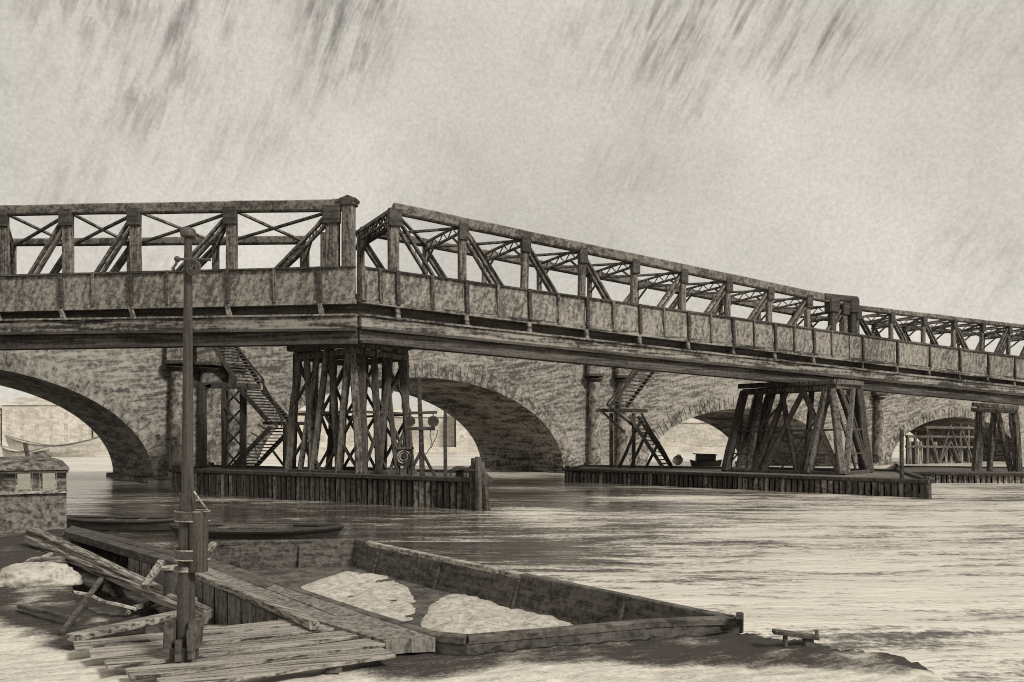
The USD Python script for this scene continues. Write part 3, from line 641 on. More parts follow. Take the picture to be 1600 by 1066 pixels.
for x, w in ((316, .55), (350, .34), (380, .45), (446, .3)):
    y0 = 604 if x < 400 else 664
    part(st, 'leg', bar(W(x, y0, zs - .7), v3(XZ(x, zs - .7), 1.45), w, w, wob=.03, n=3), 'timber')
ys = [604, 636, 668, 700, 736]
for i in range(4):
    part(st, 'brace', bar(W(350, ys[i], zs - .8), W(380, ys[i + 1], zs - .8), .17, .12), 'timber'); part(st, 'brace', bar(W(380, ys[i], zs - .6), W(350, ys[i + 1], zs - .6), .17, .12), 'timber')
part(st, 'brace', bar(W(320, 606, zs - .7), W(331, 602, zs - .7), .3, .3), 'timber')
part(st, 'brace', bar(W(425, 703, zs - .7), v3(XZ(446, zs - .7), 1.5), .2, .16), 'timber')
for a, b in (((370, 541), (412, 594)), ((408, 594), (441, 655))):
    part(st, 'hand_rail', bar(W(*a, zs - 1), W(*b, zs - 1), .14, .14, wob=.03, n=3), 'timber')
for x, y0, y1 in ((372, 541, 566), (412, 594, 618), (440, 655, 668)): part(st, 'baluster', bar(W(x, y0, zs - 1), W(x, y1, zs - 1), .13, .13), 'timber')

zt = 80.0; hw2 = np.array([.9, .9, 0])
st2 = thing('timber_stair', 'smaller timber staircase on crossed props against the stone pier right of the main arch', 'staircase', v3(XZ(1000, zt), 1.0))
stair(st2, W(1010, 578, zt), W(966, 636, zt), hw2, 11); stair(st2, W(990, 650, zt - 1), W(1045, 734, zt - 1), hw2 * .55, 14, mat='timber_pale')
part(st2, 'landing', hexa([W(945, 644, zt) - hw2, W(1000, 644, zt) - hw2, W(1000, 644, zt) + hw2, W(945, 644, zt) + hw2], [v + (0, 0, .3) for v in (W(945, 644, zt) - hw2, W(1000, 644, zt) - hw2, W(1000, 644, zt) + hw2, W(945, 644, zt) + hw2)]), 'timber')
for a, b, w in (((940, 642), (976, 676), .28), ((948, 631), (988, 664), .28), ((1000, 660), (966, 733), .34), ((1014, 668), (984, 733), .3), ((1030, 690), (1008, 733), .3), ((1002, 646), (1052, 733), .28)):
    part(st2, 'brace', bar(W(*a, zt - 1.3), W(*b, zt - 1.3), w, w * .8, wob=.05, n=3), 'timber')
for x in (955, 990): part(st2, 'leg', bar(W(x, 646, zt), v3(XZ(x, zt), .95), .35, .35), 'timber_pale')
part(st2, 'hand_rail', bar(W(1004, 560, zt - .8), W(948, 632, zt - .8), .18, .18), 'timber')

# ------------------------------------------------------------------ things standing on the platforms
zq = 47.5
sg = thing('signal_mast', 'tall river signal post with two round black discs on crossboards', 'signal', v3(XZ(659, zq), 1.5))
part(sg, 'pole', bar(W(655, 590, zq), v3(XZ(660, zq), 1.45), .2, .2, wob=.03, n=4, taper=1.5), 'iron_dark')
part(sg, 'crossboard', bar(W(632, 645.5, zq - .15), W(683, 644.5, zq - .15), .12, .16), 'iron_dark'); part(sg, 'crossboard', bar(W(633, 670, zq - .15), W(680, 669.5, zq - .15), .12, .2), 'iron_dark')
for x in (640, 677):
    c = W(x, 658.5, zq - .12); d = part(sg, 'disc', tube(c + (0, .05, 0), c - (0, .05, 0), .25, .25, 20), 'boat_dark')
    part(d, 'disc_rim', ring(c, (0, 1, 0), .29, .035), 'timber_pale')
    part(sg, 'hanger', bar(W(x, 645, zq - .12), W(x, 670, zq - .12), .05, .05), 'iron_dark')
for b in ((637, 746), (681, 746)): part(sg, 'prop', bar(W(658.5, 704, zq - .1), v3(XZ(b[0], zq), 1.45), .17, .17, wob=.02, n=2), 'timber')
part(sg, 'cable', wire([W(x, y, zq - .1) for x, y in ((673, 670), (672, 680), (675, 692), (672, 700), (667, 708), (661, 712))], .025), 'iron_dark')
part(sg, 'cable', wire([W(x, y, zq - .1) for x, y in ((684, 672), (682, 682), (677, 692), (674, 700))], .025), 'iron_dark')
solo('mooring_pole', bar(W(696, 641, 46.5), v3(XZ(696, 46.5), 1.45), .2, .17, wob=.02, n=3), 'iron_dark', 'plain slender dark pole right of the signal post', 'pole')
zl = 48.2; lb = thing('lantern', 'square dark lantern with round concentric lens at the foot of the large trestle', 'lantern', v3(XZ(632, zl), 1.5))
c = W(632, 714, zl)
part(lb, 'housing', bar(c + (0, 0, -.52), c + (0, 0, .45), .84, .7), 'iron_dark'); part(lb, 'brim', bar(c + (0, 0, .45), c + (0, 0, .56), 1.06, .9), 'timber_pale')
part(lb, 'stand', cat(*[bar(c + (dx, dy, -.5), v3((c + (dx * 1.3, dy, 0))[:2], 1.45), .1, .1) for dx in (-.3, .3) for dy in (-.2, .2)]), 'iron_dark')
for r, mt in ((.36, 'pile_c'), (.22, 'pile_c')): part(lb, 'lens_ring', ring(c - (0, .36, 0), (0, 1, 0), r, .045), mt)
part(lb, 'lens', tube(c - (0, .33, 0), c - (0, .42, 0), .12, .08, 16), 'boat_dark')
dl = thing('pile_cluster', 'thick cluster of dark leaning piles at the tip of the near platform', 'dolphin', v3(XZ(748, 42), 0))
for x0, x1, y0, Zz in ((741, 739, 716, 42.3), (747, 748, 714, 41.8), (752, 756, 722, 42.0), (744, 752, 718, 43.0), (738, 734, 728, 42.8), (755, 764, 735, 41.9)):
    part(dl, 'pile', tube(W(x0, y0, Zz), v3(XZ(x1, Zz), -1), .16, .22, 9, 2), 'pile')
part(dl, 'iron_band', ring(W(747, 735, 42.3), (0, 0, 1), .55, .06), 'iron_dark')
bo = thing('mooring_bollard', 'squat dark mooring bollard on the near platform beside the pile cluster', 'bollard', v3(XZ(719, 44.3), 1.5))
o = v3(XZ(719, 44.3), 1.45); part(bo, 'stem', lathe(o, [(.3, 0), (.24, .3), (.22, .45)], 14), 'iron_dark', smooth=40); part(bo, 'head', lathe(o, [(.24, .45), (.42, .52), (.4, .66), (.2, .74)], 14), 'iron_dark', smooth=40)
rl = thing('guard_rail', 'low broken timber guard rail at the right end of the near platform', 'railing', v3(XZ(715, 44), 1.5))
for x in (704, 729, 736): part(rl, 'stanchion', bar(v3(XZ(x, 43.8), 1.45), v3(XZ(x, 43.8), 2.0 + .15 * RNG.random()), .1, .1), 'timber')
part(rl, 'rail', bar(W(704, 735, 43.8), W(737, 731, 43.8), .1, .12), 'timber')
solo('mooring_pole', bar(W(1409, 671, 54.5), v3(XZ(1409, 54.5), .2), .22, .22, wob=.03, n=3), 'iron_dark', 'thin dark pole at the right end of the midstream platform', 'pole')

# ------------------------------------------------------------------ timber shoring in the far right arch
sc = thing('timber_shoring', 'pale timber shoring with M-shaped struts filling the rightmost stone arch', 'scaffolding', v3(XZ(1480, 124), 0))
def zz(x): return SL.Z(x) + 1.5
for x, y0 in ((1418, 684), (1430, 676), (1448, 668), (1449, 676), (1500, 662), (1513, 664), (1522, 668)):
    part(sc, 'post', bar(W(x, y0, zz(x)), v3(XZ(x, zz(x)), -.5), .4, .4), 'timber_pale')
for a, b in (((1450, 674), (1466, 726)), ((1466, 722), (1484, 664)), ((1484, 664), (1500, 722)), ((1466, 724), (1484, 690)), ((1484, 690), (1498, 722)), ((1500, 666), (1520, 726))):
    part(sc, 'strut', bar(W(*a, zz(a[0])), W(*b, zz(b[0])), .55, .4), 'timber_pale')
for y in (668, 682, 698, 728): part(sc, 'beam', bar(W(1416 if y > 675 else 1445, y, zz(1416)), W(1524, y + 1, zz(1524)), .4, .4), 'timber_pale')
for x in np.arange(1420, 1450, 6): part(sc, 'lagging_board', bar(W(x, 690, zz(x) + .5), W(x + 1, 732, zz(x) + .5), .5, .1), RNG.choice(['pile_b', 'pile_c']))
for x in np.arange(1454, 1525, 8): part(sc, 'lagging_board', bar(W(x, 700 - 10 * RNG.random(), zz(x) + .8), W(x + 1, 732, zz(x) + .8), .5, .1), RNG.choice(['pile_b', 'pile_c', 'pile_c']))

# ------------------------------------------------------------------ boats beyond the arches
def hull(name, label, c, L, B, H, ang, mat, sheer=.5, cat_='boat', z0=-.2, rim=None):
    n = 16; V, F = [], []
    ca, sa = math.cos(ang), math.sin(ang)
    for i in range(n + 1):
        u = -1 + 2 * i / n; wd = B / 2 * max(0.02, (1 - abs(u) ** 3.2)); top = H + sheer * u * u
        for (k, zz_) in ((-1, 1), (-.86, .45), (-.5, 0), (.5, 0), (.86, .45), (1, 1)):
            kk = k * wd; uu = u * (0.88 + .12 * zz_) * L / 2
            V.append((c[0] + uu * ca - kk * sa, c[1] + uu * sa + kk * ca, z0 + (top - z0) * zz_))
    for i in range(n):
        for j in range(5): a = i * 6 + j; F += [(a, a + 6, a + 7), (a, a + 7, a + 1)]
    for i in range(n):     # deck, a little below the rim line
        a, b = i * 6, i * 6 + 5; F += [(a, b, b + 6), (a, b + 6, a + 6)]
    F += [(0, j, j + 1) for j in range(1, 5)] + [(n * 6, n * 6 + j + 1, n * 6 + j) for j in range(1, 5)]
    V = np.array(V); t = thing(name, label, cat_, (c[0], c[1], 0))
    part(t, 'hull', (V, np.array(F)), mat)
    for s in (0, 5):
        pts = [V[i * 6 + s] + (0, 0, .06) for i in range(n + 1)]
        part(t, 'gunwale', wire(pts, max(.07, B * .035)), rim or mat)
    return t
h1 = hull('moored_barge', 'pale moored barge with upswept bow seen through the left arch', XZ(85, 190), 21, 5, 2.5, .12, 'far_mid', 2.3, 'barge', rim='far_dark')
h2 = hull('moored_barge', 'smaller moored barge beyond the left arch, behind the cabin roof', XZ(40, 175), 11, 4, 1.3, -.1, 'far_mid', 1.2, 'barge', rim='far_dark')
b3 = hull('work_boat', 'low black work boat on the bright water under the third arch', XZ(1103, 118), 4.6, 1.9, .55, .05, 'boat_dark', .25)
part(b3, 'cabin', bar(W(1088, 715, 118.2), W(1117, 716, 118.2), 1.2, 1.15), 'boat_dark')
part(b3, 'cabin_roof', bar(W(1084, 709, 118.2), W(1119, 711, 118.2), 1.5, .14), 'boat_dark')
by = thing('mooring_buoy', 'round grey ringed mooring buoy floating left of the black work boat', 'buoy', v3(XZ(1059, 122), 0))
o = v3(XZ(1059, 122), 0); s = trimesh.creation.icosphere(3, .72); s.apply_translation(o + (0, 0, .75)); part(by, 'float', s, 'far_mid', smooth=60)
part(by, 'ring', ring(o + (0, -.7, 1.25), (0, 1, .2), .3, .07), 'boat_dark'); part(by, 'band', ring(o + (0, 0, .75), (0, .8, .6), .72, .06), 'boat_dark')
sk = hull('skiff', 'low dark skiff afloat between the cabin and the mast', XZ(205, 33), 5.6, 1.7, .34, -.02, 'boat_dark', .12)
for u in (-.45, .1, .55): c = v3(XZ(205, 33), .36) + (u * 2.4, 0, 0); part(sk, 'thwart', bar(c - (0, .6, 0), c + (0, .6, 0), .25, .05), 'timber_pale')
lg = hull('low_lighter', 'long flat dark lighter lying low on the water behind the mast', XZ(400, 30.5), 6.4, 2.4, .26, -.05, 'boat_dark', .08)
part(lg, 'hatch_cover', bar(v3(XZ(350, 30.5), .34), v3(XZ(450, 30.4), .34), 1.2, .16), 'n_hull')

# ------------------------------------------------------------------ far bank houses
bx = -215.0; k = 0
names = ['pale flat-fronted', 'narrow pale', 'broad grey', 'tall pale gabled', 'low grey', 'long pale']
wherel = ['far left beyond the left arch', 'second from left beyond the left arch', 'third from left beyond the left arch', 'behind the pier with the zigzag staircase', 'left of centre behind the large trestle', 'behind the signal post seen through the main arch', 'behind the right haunch of the main arch', 'behind the pier right of the main arch', 'left of the pair beyond the third arch', 'right of the pair beyond the third arch', 'behind the second trestle', 'far right beyond the shored arch']
while k < 12:
    w = [40, 30, 34, 34, 30, 28, 34, 34, 34, 34, 34, 44][k]; hh = [13, 16, 11, 17, 14, 12, 15, 13, 10, 9, 14, 12][k]; yb = 283 + (k % 3) * 2.5
    lab = f'{names[k % 6]} building on the far bank, {wherel[k]}'
    t = thing('riverside_building', lab, 'building', (bx + w / 2, yb, 1.6), 'buildings on the far bank')
    mt = ['far_pale', 'far_pale', 'far_mid'][k % 3]
    part(t, 'wall', hexa([(bx, yb, 0), (bx + w - 1, yb, 0), (bx + w - 1, yb + 14, 0), (bx, yb + 14, 0)], [(bx, yb, hh), (bx + w - 1, yb, hh), (bx + w - 1, yb + 14, hh), (bx, yb + 14, hh)]), mt)
    rf = part(t, 'roof', hexa([(bx - .4, yb - .4, hh), (bx + w - .6, yb - .4, hh), (bx + w - .6, yb + 14.4, hh), (bx - .4, yb + 14.4, hh)], [(bx + 1, yb + 6, hh + 3), (bx + w - 2, yb + 6, hh + 3), (bx + w - 2, yb + 8, hh + 3), (bx + 1, yb + 8, hh + 3)]), 'far_mid')
    part(rf, 'chimney', bar((bx + w * .3, yb + 7, hh + 2), (bx + w * .3, yb + 7, hh + 5), 1.4, 1.4), 'far_mid')
    for r in range(int((hh - 3) / 4)):
        for c_ in range(6):
            wx = bx + 2 + c_ * (w - 5) / 5; part(t, 'window', bar((wx, yb - .02, 3.5 + r * 4), (wx, yb - .02, 5.7 + r * 4), 1.3, .12), 'far_window')
    bx += w; k += 1

# ------------------------------------------------------------------ the shore in the foreground
DK = 1.8
E1 = [(110, 822), (300, 870), (560, 962), (690, 1002)]      # outer edge of the side deck
lighter_img = [(302, 872), (332, 849), (560, 845), (1156, 970), (1010, 977), (890, 988), (730, 1002), (668, 996), (560, 962)]
land_img = [(110, 822), (300, 872), (560, 963), (690, 1003), (900, 990), (1156, 985)]
def gl(lst, h): return [G(x, y, h)[:2] for x, y in lst]
edge = gl([(1156, 990), (1215, 1000), (1300, 1017), (1388, 1030), (1440, 1045), (1500, 1080)], 1.66)
land = Polygon([(-40, 17.6), (-9.3, 17.0)] + [tuple(p) for p in gl([(110, 822), (300, 870), (560, 960)], DK)] + [tuple(p) for p in gl([(1150, 985)], 1.7)] + [tuple(p) for p in edge] + [(4.6, 3.0), (5.5, -12), (-40, -12)])
hold = Polygon([tuple(p) for p in gl([(95, 836), (150, 838), (300, 881), (512, 968), (470, 968), (300, 958), (205, 968), (120, 925)], DK)])
light_pg = Polygon([tuple(p) for p in gl(lighter_img, DK)])
mudpolys = [(Polygon([tuple(p) for p in gl(lst, 1.7)]), v) for lst, v in (
    ([(-120, 835), (20, 826), (110, 822), (300, 880), (560, 970), (600, 1010), (540, 985), (300, 990), (180, 985), (150, 1000), (90, 985), (20, 958), (-120, 950)], .82),
    ([(560, 1000), (900, 975), (1170, 960), (1400, 1010), (1440, 1045), (1300, 1035), (1080, 1026), (820, 1034), (610, 1042)], .74),
    ([(1100, 990), (1170, 980), (1400, 1010), (1440, 1045), (1300, 1035), (1180, 1022)], 1.0),
    ([(560, 975), (606, 990), (612, 1030), (570, 1025)], .75))]
def shore():
    xs = np.concatenate([np.linspace(-40, -12, 30), np.linspace(-11.9, 4.8, 300), np.linspace(4.85, 12, 10)]); ys_ = np.concatenate([np.linspace(-12, 3, 20), np.linspace(3.05, 18, 260), np.linspace(18.1, 22, 6)])
    X, Y = np.meshgrid(xs, ys_); P = np.stack([X.ravel(), Y.ravel(), 0 * X.ravel()], 1)
    import shapely
    pts = shapely.points(P[:, :2]); d = shapely.distance(land, pts); din = shapely.distance(land.boundary, pts)
    n3 = meshkit.fbm(P * 3.1, 4, seed=41) - .5; n1 = meshkit.fbm(P * 1.3, 4, seed=3) - .5; n2 = meshkit.fbm(P * 7, 3, seed=9) - .5
    z = 1.70 + .05 * n1 + .035 * n2
    # lumpy towards the water's edge
    z += np.clip(1 - din / .9, 0, 1) * (.10 * (meshkit.fbm(P * 4.5, 3, seed=21) - .42)) * (d <= 0)
    out = d > 0; z = np.where(out, 1.62 - np.clip(d, 0, 1) * 3.2 + .08 * n2, z)
    hd = shapely.distance(hold, pts); z = np.where(hd <= 0.0, 1.22 + .12 * n1 + .08 * n2, z)
    lp = shapely.distance(light_pg, pts); z = np.where(lp <= 0.03, np.minimum(z, 1.0), z)
    mud = np.zeros(len(P))
    for pg_, v in mudpolys:
        dd = shapely.distance(pg_, pts); mud = np.maximum(mud, v * np.clip(1 - (dd + .5 * n1 + .5 * n3) / .30, 0, 1))
    mud = np.maximum(mud, np.where(hd <= 0.02, .62, 0)); mud = np.maximum(mud, np.where(out, .7, 0)); mud = np.clip(mud + .30 * n3 + .20, 0, 1)
    V = np.stack([P[:, 0], P[:, 1], z], 1); nx = len(xs)
    i, j = np.meshgrid(np.arange(len(ys_) - 1), np.arange(nx - 1), indexing='ij'); a = (i * nx + j).ravel()
    F = np.vstack([np.stack([a, a + 1, a + nx + 1], 1), np.stack([a, a + nx + 1, a + nx], 1)])
    keep = z[F].max(1) > -1.2
    u, inv = np.unique(F[keep], return_inverse=True)
    return V[u], inv.reshape(-1, 3), mud[u]
V, F, mud = shore()
m = usdkit.mesh(stage, '/World/foreshore', (V, F), M['ground'], smooth=True)
pv = UsdGeom.PrimvarsAPI(m).CreatePrimvar('mud', Sdf.ValueTypeNames.FloatArray, 'vertex'); pv.Set([float(v) for v in mud])
m.GetPrim().SetCustomDataByKey('kind', 'structure'); m.GetPrim().SetCustomDataByKey('label', 'pale sandy quay ground with dark muddy edge in the foreground')

# open lighter with pale cargo
ol = thing('open_lighter', 'large open barge with dark inner planking moored along the quay, pointed to the right', 'barge', v3(light_pg.centroid.coords[0], 1.0))
rimpts = [G(x, y, DK) for x, y in lighter_img]
dense = []
for i in range(len(rimpts)):
    a, b = rimpts[i], rimpts[(i + 1) % len(rimpts)]
    n = max(1, int(np.linalg.norm(b - a) / .45))
    for k in range(n): dense.append(lerp(a, b, k / n))
dense = np.array(dense); ctr = dense.mean(0)
N = len(dense)
def ringpts(shrink, z):
    pg_ = Polygon(dense[:, :2]); out = []
    for i in range(N):
        t = dense[(i + 1) % N] - dense[i - 1]; nn = unit(np.array([t[1], -t[0]])[:2])
        if pg_.contains(Point(dense[i, :2] + nn * .05)): nn = -nn
        out.append(np.array([*(dense[i, :2] - nn * shrink), z]))
    return out
o_top, i_top, i_bot, o_bot = ringpts(0, DK), ringpts(.10, DK), ringpts(.22, 1.38), ringpts(.12, 0.0)
for i in range(N):
    j = (i + 1) % N
    if i % 3 == 0:
        e = (i + 3) if i + 3 <= N - 1 else 0
        idx = [i] + ([i + 1, i + 2, i + 3] if i + 3 < N else list(range(i + 1, N)) + [0])
        segs = [bar((o_top[idx[k]] + i_top[idx[k]]) / 2, (o_top[idx[k + 1]] + i_top[idx[k + 1]]) / 2, .115, .075, wob=.004) for k in range(len(idx) - 1)]
        part(ol, 'gunwale', cat(*segs), 'n_rim' if RNG.random() < .4 else 'n_hull')
for lev in range(4):       # inner strakes
    z0, z1_ = 1.38 + lev * .10, 1.38 + lev * .10 + .097; V, F = [], []
    for i in range(N):
        for zf in (z0, z1_):
            t = (zf - 1.38) / .42; V.append(lerp(i_bot[i], i_top[i], t) * (1, 1, 0) + (0, 0, zf))
    for i in range(N):
        a, b = 2 * i, 2 * ((i + 1) % N); F += [(a, a + 1, b + 1), (a, b + 1, b)]
    part(ol, 'inner_strake', (np.array(V), np.array(F)), 'n_hull')
V, F = [], []
for i in range(N): V += [o_top[i] - (0, 0, .02), o_bot[i]]
for i in range(N): a, b = 2 * i, 2 * ((i + 1) % N); F += [(a, b, b + 1), (a, b + 1, a + 1)]
part(ol, 'hull_side', (np.array(V), np.array(F)), 'n_hull')
part(ol, 'floor', slab([p[:2] for p in i_bot], 1.2, 1.40), 'n_hull')
for i in range(2, N, 4):     # frames standing against the side
    part(ol, 'frame', bar(i_bot[i] * .985 + ctr * .015 + (0, 0, -.0), i_top[i] * .99 + ctr * .01 - (0, 0, .04), .07, .06), 'n_dark')
def heap(lst, h, seed, label):
    pg_ = Polygon([tuple(p) for p in gl(lst, 1.42)]); import shapely
    x0, y0, x1, y1 = pg_.bounds; xs, ys_ = np.linspace(x0, x1, 60), np.linspace(y0, y1, 60); X, Y = np.meshgrid(xs, ys_); P = np.stack([X.ravel(), Y.ravel(), 0 * X.ravel()], 1)
    pts = shapely.points(P[:, :2]); ins = shapely.contains(pg_, pts); d = shapely.distance(pg_.boundary, pts)
    z = np.where(ins, 1.392 + h * (1 - np.exp(-d / .35)) + .16 * (meshkit.fbm(P * 3.2, 5, seed=seed) - .5) * np.clip(d / .25, 0, 1), 1.385)
    V = np.stack([P[:, 0], P[:, 1], z], 1); i, j = np.meshgrid(np.arange(59), np.arange(59), indexing='ij'); a = (i * 60 + j).ravel()
    F = np.vstack([np.stack([a, a + 1, a + 61], 1), np.stack([a, a + 61, a + 60], 1)]); keep = ins[F].any(1)
    V2, F2 = sub(V, F[keep]); p = solo('sand_heap', (V2, F2), 'n_sand', label, 'sand', kind=None, smooth=True)
heap([(440, 925), (490, 905), (540, 890), (610, 897), (640, 915), (655, 940), (652, 966), (620, 980), (560, 956), (500, 940)], .07, 4, 'smaller pale sand heap at the left of the open barge hold')
heap([(652, 972), (672, 938), (700, 926), (745, 922), (790, 940), (850, 955), (930, 966), (900, 982), (800, 992), (700, 997), (660, 990)], .07, 8, 'larger pale sand heap in the middle of the open barge hold')
# tie beam over the hold's dark end
for a, b in (((400, 850), (392, 905)),): pass

# side deck between quay and hold: long baulks with a planked inner face
sdk = thing('side_deck', 'broad grey timber side deck running down behind the mast to the open barge', 'deck', G(300, 880, 1.2))
outer = [(112, 823), (210, 848), (300, 871), (430, 916), (560, 962), (680, 1001)]; inner = [(100, 833), (200, 862), (300, 891), (400, 934), (488, 974), (602, 1006)]
for i in range(5):
    for s in range(2):
        a0, a1 = s / 2, (s + .965) / 2
        def q4(z): return [lerp(G(*outer[i], DK), G(*inner[i], DK), a0), lerp(G(*outer[i + 1], DK), G(*inner[i + 1], DK), a0), lerp(G(*outer[i + 1], DK), G(*inner[i + 1], DK), a1), lerp(G(*outer[i], DK), G(*inner[i], DK), a1)]
        T = [p + (0, 0, .03 + RNG.uniform(-.008, .008)) for p in q4(0)]; part(sdk, 'deck_plank', hexa([p - (0, 0, .12) for p in T], T), 'n_dark' if (i < 2 or (i == 2 and s == 0)) else 'n_side')
for i in range(1, 4):
    n = 5
    for k in range(n):
        a, b = lerp(G(*inner[i], DK), G(*inner[i + 1], DK), (k + .04) / n), lerp(G(*inner[i], DK), G(*inner[i + 1], DK), (k + .96) / n)
        back = unit((G(*outer[i], DK) - G(*inner[i], DK))) * .05; z = 1.1
        part(sdk, 'side_board', hexa([v3(a[:2], z), v3(b[:2], z), v3((b + back)[:2], z), v3((a + back)[:2], z)], [a - (0, 0, .1), b - (0, 0, .1), b + back - (0, 0, .1), a + back - (0, 0, .1)]), 'n_side')
solo('rail_baulk', bar(G(297, 893, 1.86), G(492, 977, 1.86), .10, .08, wob=.01, n=4), 'n_timber', 'long squared baulk along the inner edge of the side deck, right of the mast', 'timber')

# trestle rail: double beam on splayed props
trl = thing('timber_rail', 'long pale double timber rail on splayed props sloping down towards the mast', 'rail', W(180, 900, 11.5))
def RZ(x): return 14.5 + (10.0 - 14.5) * (x - 45) / 275
def RP(x, y, dz=0): return W(x, y, RZ(x) + dz)
part(trl, 'rail_beam', bar(RP(48, 829), RP(322, 960), .16, .14, wob=.015, n=5), 'n_timber')
part(trl, 'rail_beam', bar(RP(44, 842, -.2), RP(318, 968, -.2), .12, .12, wob=.015, n=5), 'n_timber')
part(trl, 'rail_beam', bar(RP(110, 868, .12), RP(300, 938, .12), .14, .06, wob=.015, n=4), 'n_rim')
for a, b in (((88, 862), (72, 888)), ((90, 862), (108, 905)), ((93, 862), (120, 905)), ((162, 902), (140, 952)), ((164, 902), (188, 944)), ((170, 902), (197, 942)), ((140, 952), (122, 985))):
    part(trl, 'prop', bar(RP(*a, -.1), RP(*b, -.1), .085, .07, wob=.01, n=2), RNG.choice(['n_timber', 'n_rim', 'n_dark']))
solo('leaning_prop', bar(G(252, 878, 1.9), W(226, 917, 10.6), .09, .07), 'n_timber', 'short timber prop leaning against the side deck left of the mast', 'timber')

for a, b, za, zb, w, mt, lab in (((22, 886), (80, 866), 1.80, 1.86, .06, 'n_rim', 'thin pale pole lying behind the tarpaulin up to the timber rail'),
        ((96, 990), (158, 905), 1.72, 2.02, .05, 'n_dark', 'thin dark pole leaning up against the middle of the timber rail'),
        ((196, 958), (262, 928), 1.30, 1.42, .08, 'n_timber', 'short broken board in the hollow between rail and mast'),
        ((30, 948), (122, 968), 1.75, 1.77, .05, 'n_dark', 'dark stick on the muddy bank in front of the tarpaulin'),
        ((112, 925), (212, 952), 1.62, 1.34, .05, 'n_rim', 'crooked pale lath lying across the hollow under the rail')):
    solo('broken_timber', bar(G(*a, za), G(*b, zb), w, w * .8, wob=.02, n=4), mt, lab, 'timber')

# planks lying at the foot of the mast
planks = [((112, 997), (292, 958), .15, .06, 'raised short timber left of the mast foot, furthest of the lumber'), ((116, 1010), (556, 962), .25, .03, 'furthest of the wide boards, ending under the side deck'), ((140, 1022), (566, 974), .27, .03, 'wide pale board passing just behind the mast foot'), ((165, 1038), (578, 988), .27, .03, 'wide pale board under the mast foot'), ((200, 1054), (596, 1003), .27, .03, 'wide board next to nearest in the lumber'), ((250, 1070), (607, 1020), .27, .03, 'nearest wide board of the lumber at the bottom edge')]
for n_, (a, b, w, d, lab) in enumerate(planks):
    p, q_ = G(*a, 1.80), G(*b, 1.80 - .004 * n_)
    solo('loose_plank', bar(p, q_, w, d, wob=.006, n=5, ch=.1), 'n_plank', lab, 'plank', 'planks lying on the quay')
for n_, ((x, y), lab) in enumerate((((235, 1006), 'left dark bearer under the loose planks'), ((500, 996), 'right dark bearer under the loose planks'))):
    solo('bearer', bar(G(x, y - 26, 1.745), G(x + 22, y + 50, 1.745), .12, .06), 'n_dark', lab, 'timber')

# the mast
zm = 6.5; ms = zm / 7.25
mp = thing('mooring_mast', 'tall slender mast with crossbar and hooped lower stub standing on the quay', 'mast', v3(XZ(289, zm), 1.7))
top, low = W(294, 366, zm), W(293, 770, zm); base = W(289, 1030, zm)
part(mp, 'pole', cat(tube(low - (0, 0, .05), top, .052 * ms, .031 * ms, 16, 4)), 'n_pole', smooth=40)
part(mp, 'lower_pole', tube(base - (0, 0, .1), low, .080 * ms, .066 * ms, 18, 3), 'n_pole', smooth=40)
part(mp, 'cap', lathe(top, [(.03, -.03), (.055, -.02), (.062, .01), (.05, .04), (.015, .052)], 18), 'n_iron', smooth=50)
cb = part(mp, 'crossbar', tube(W(277, 405, zm - .06), W(329, 406, zm - .06), .011, .011, 8), 'n_iron')
ss = trimesh.creation.icosphere(2, .024); ss.apply_translation(W(277, 405, zm - .06)); part(cb, 'knob', ss, 'n_iron', smooth=60)
part(cb, 'hook', wire([W(x, y, zm - .06) for x, y in ((277, 407), (275, 413), (271, 418), (269, 421), (273, 420))], .010), 'n_iron')
part(mp, 'line_coil', cat(*[ring(W(302 + dx, 418, zm - .07), (0.15, 1, 0), r, .009, 18, 6) for r, dx in ((.055, 0), (.04, 1), (.025, 0))]), 'n_iron')
# short second spar bound to it with iron hoops
sc0, sc1 = W(310, 893, zm - .03), W(311, 800, zm - .03)
part(mp, 'bound_stub', tube(sc0, sc1, .078 * ms, .08 * ms, 16, 2), 'n_pole', smooth=40)
part(mp, 'stay', tube(W(303, 768, zm - .08), W(325, 799, zm - .1), .008, .008, 8), 'n_rim')
def oval(y, hh):
    c = W(300.5, y, zm); V, F = [], []; sg_ = 28
    for i in range(sg_):
        g = 2 * math.pi * i / sg_
        for r, dz in ((1, -hh), (1.06, -hh), (1.06, hh), (1, hh)): V.append(c + (.140 * ms * r * math.cos(g), .105 * ms * r * math.sin(g), dz))
    for i in range(sg_):
        for j in range(4):
            a, b = i * 4 + j, i * 4 + (j + 1) % 4; c2, d2 = ((i + 1) % sg_) * 4 + (j + 1) % 4, ((i + 1) % sg_) * 4 + j; F += [(a, c2, b), (a, d2, c2)]
    return np.array(V), np.array(F)
for y in (806, 866): 
    hp = part(mp, 'hoop', oval(y, .035), 'n_iron', smooth=40)
    for dz in (-.037, .037):
        V, F = oval(y, .004); V = V.copy(); V[:, 2] += dz; c = W(300.5, y, zm); V[:, :2] = c[:2] + (V[:, :2] - c[:2]) * 1.03; part(hp, 'hoop_edge', (V, F), 'n_rim', smooth=40)
part(mp, 'collar', lathe(W(289, 893, zm), [(.074, 0), (.083, .005), (.083, .035), (.074, .04)], 18), 'n_rim', smooth=40)
for x0, x1, w in ((270, 268, .075), (307, 303, .07)): part(mp, 'step_cheek', bar(W(x0, 968, zm - .02), W(x1, 1012, zm - .03), w, .17, wob=.004, n=2), 'n_dark')
part(mp, 'step_block', bar(W(288, 1008, zm - .02), W(288, 1032, zm - .02), .17, .2), 'n_pole')
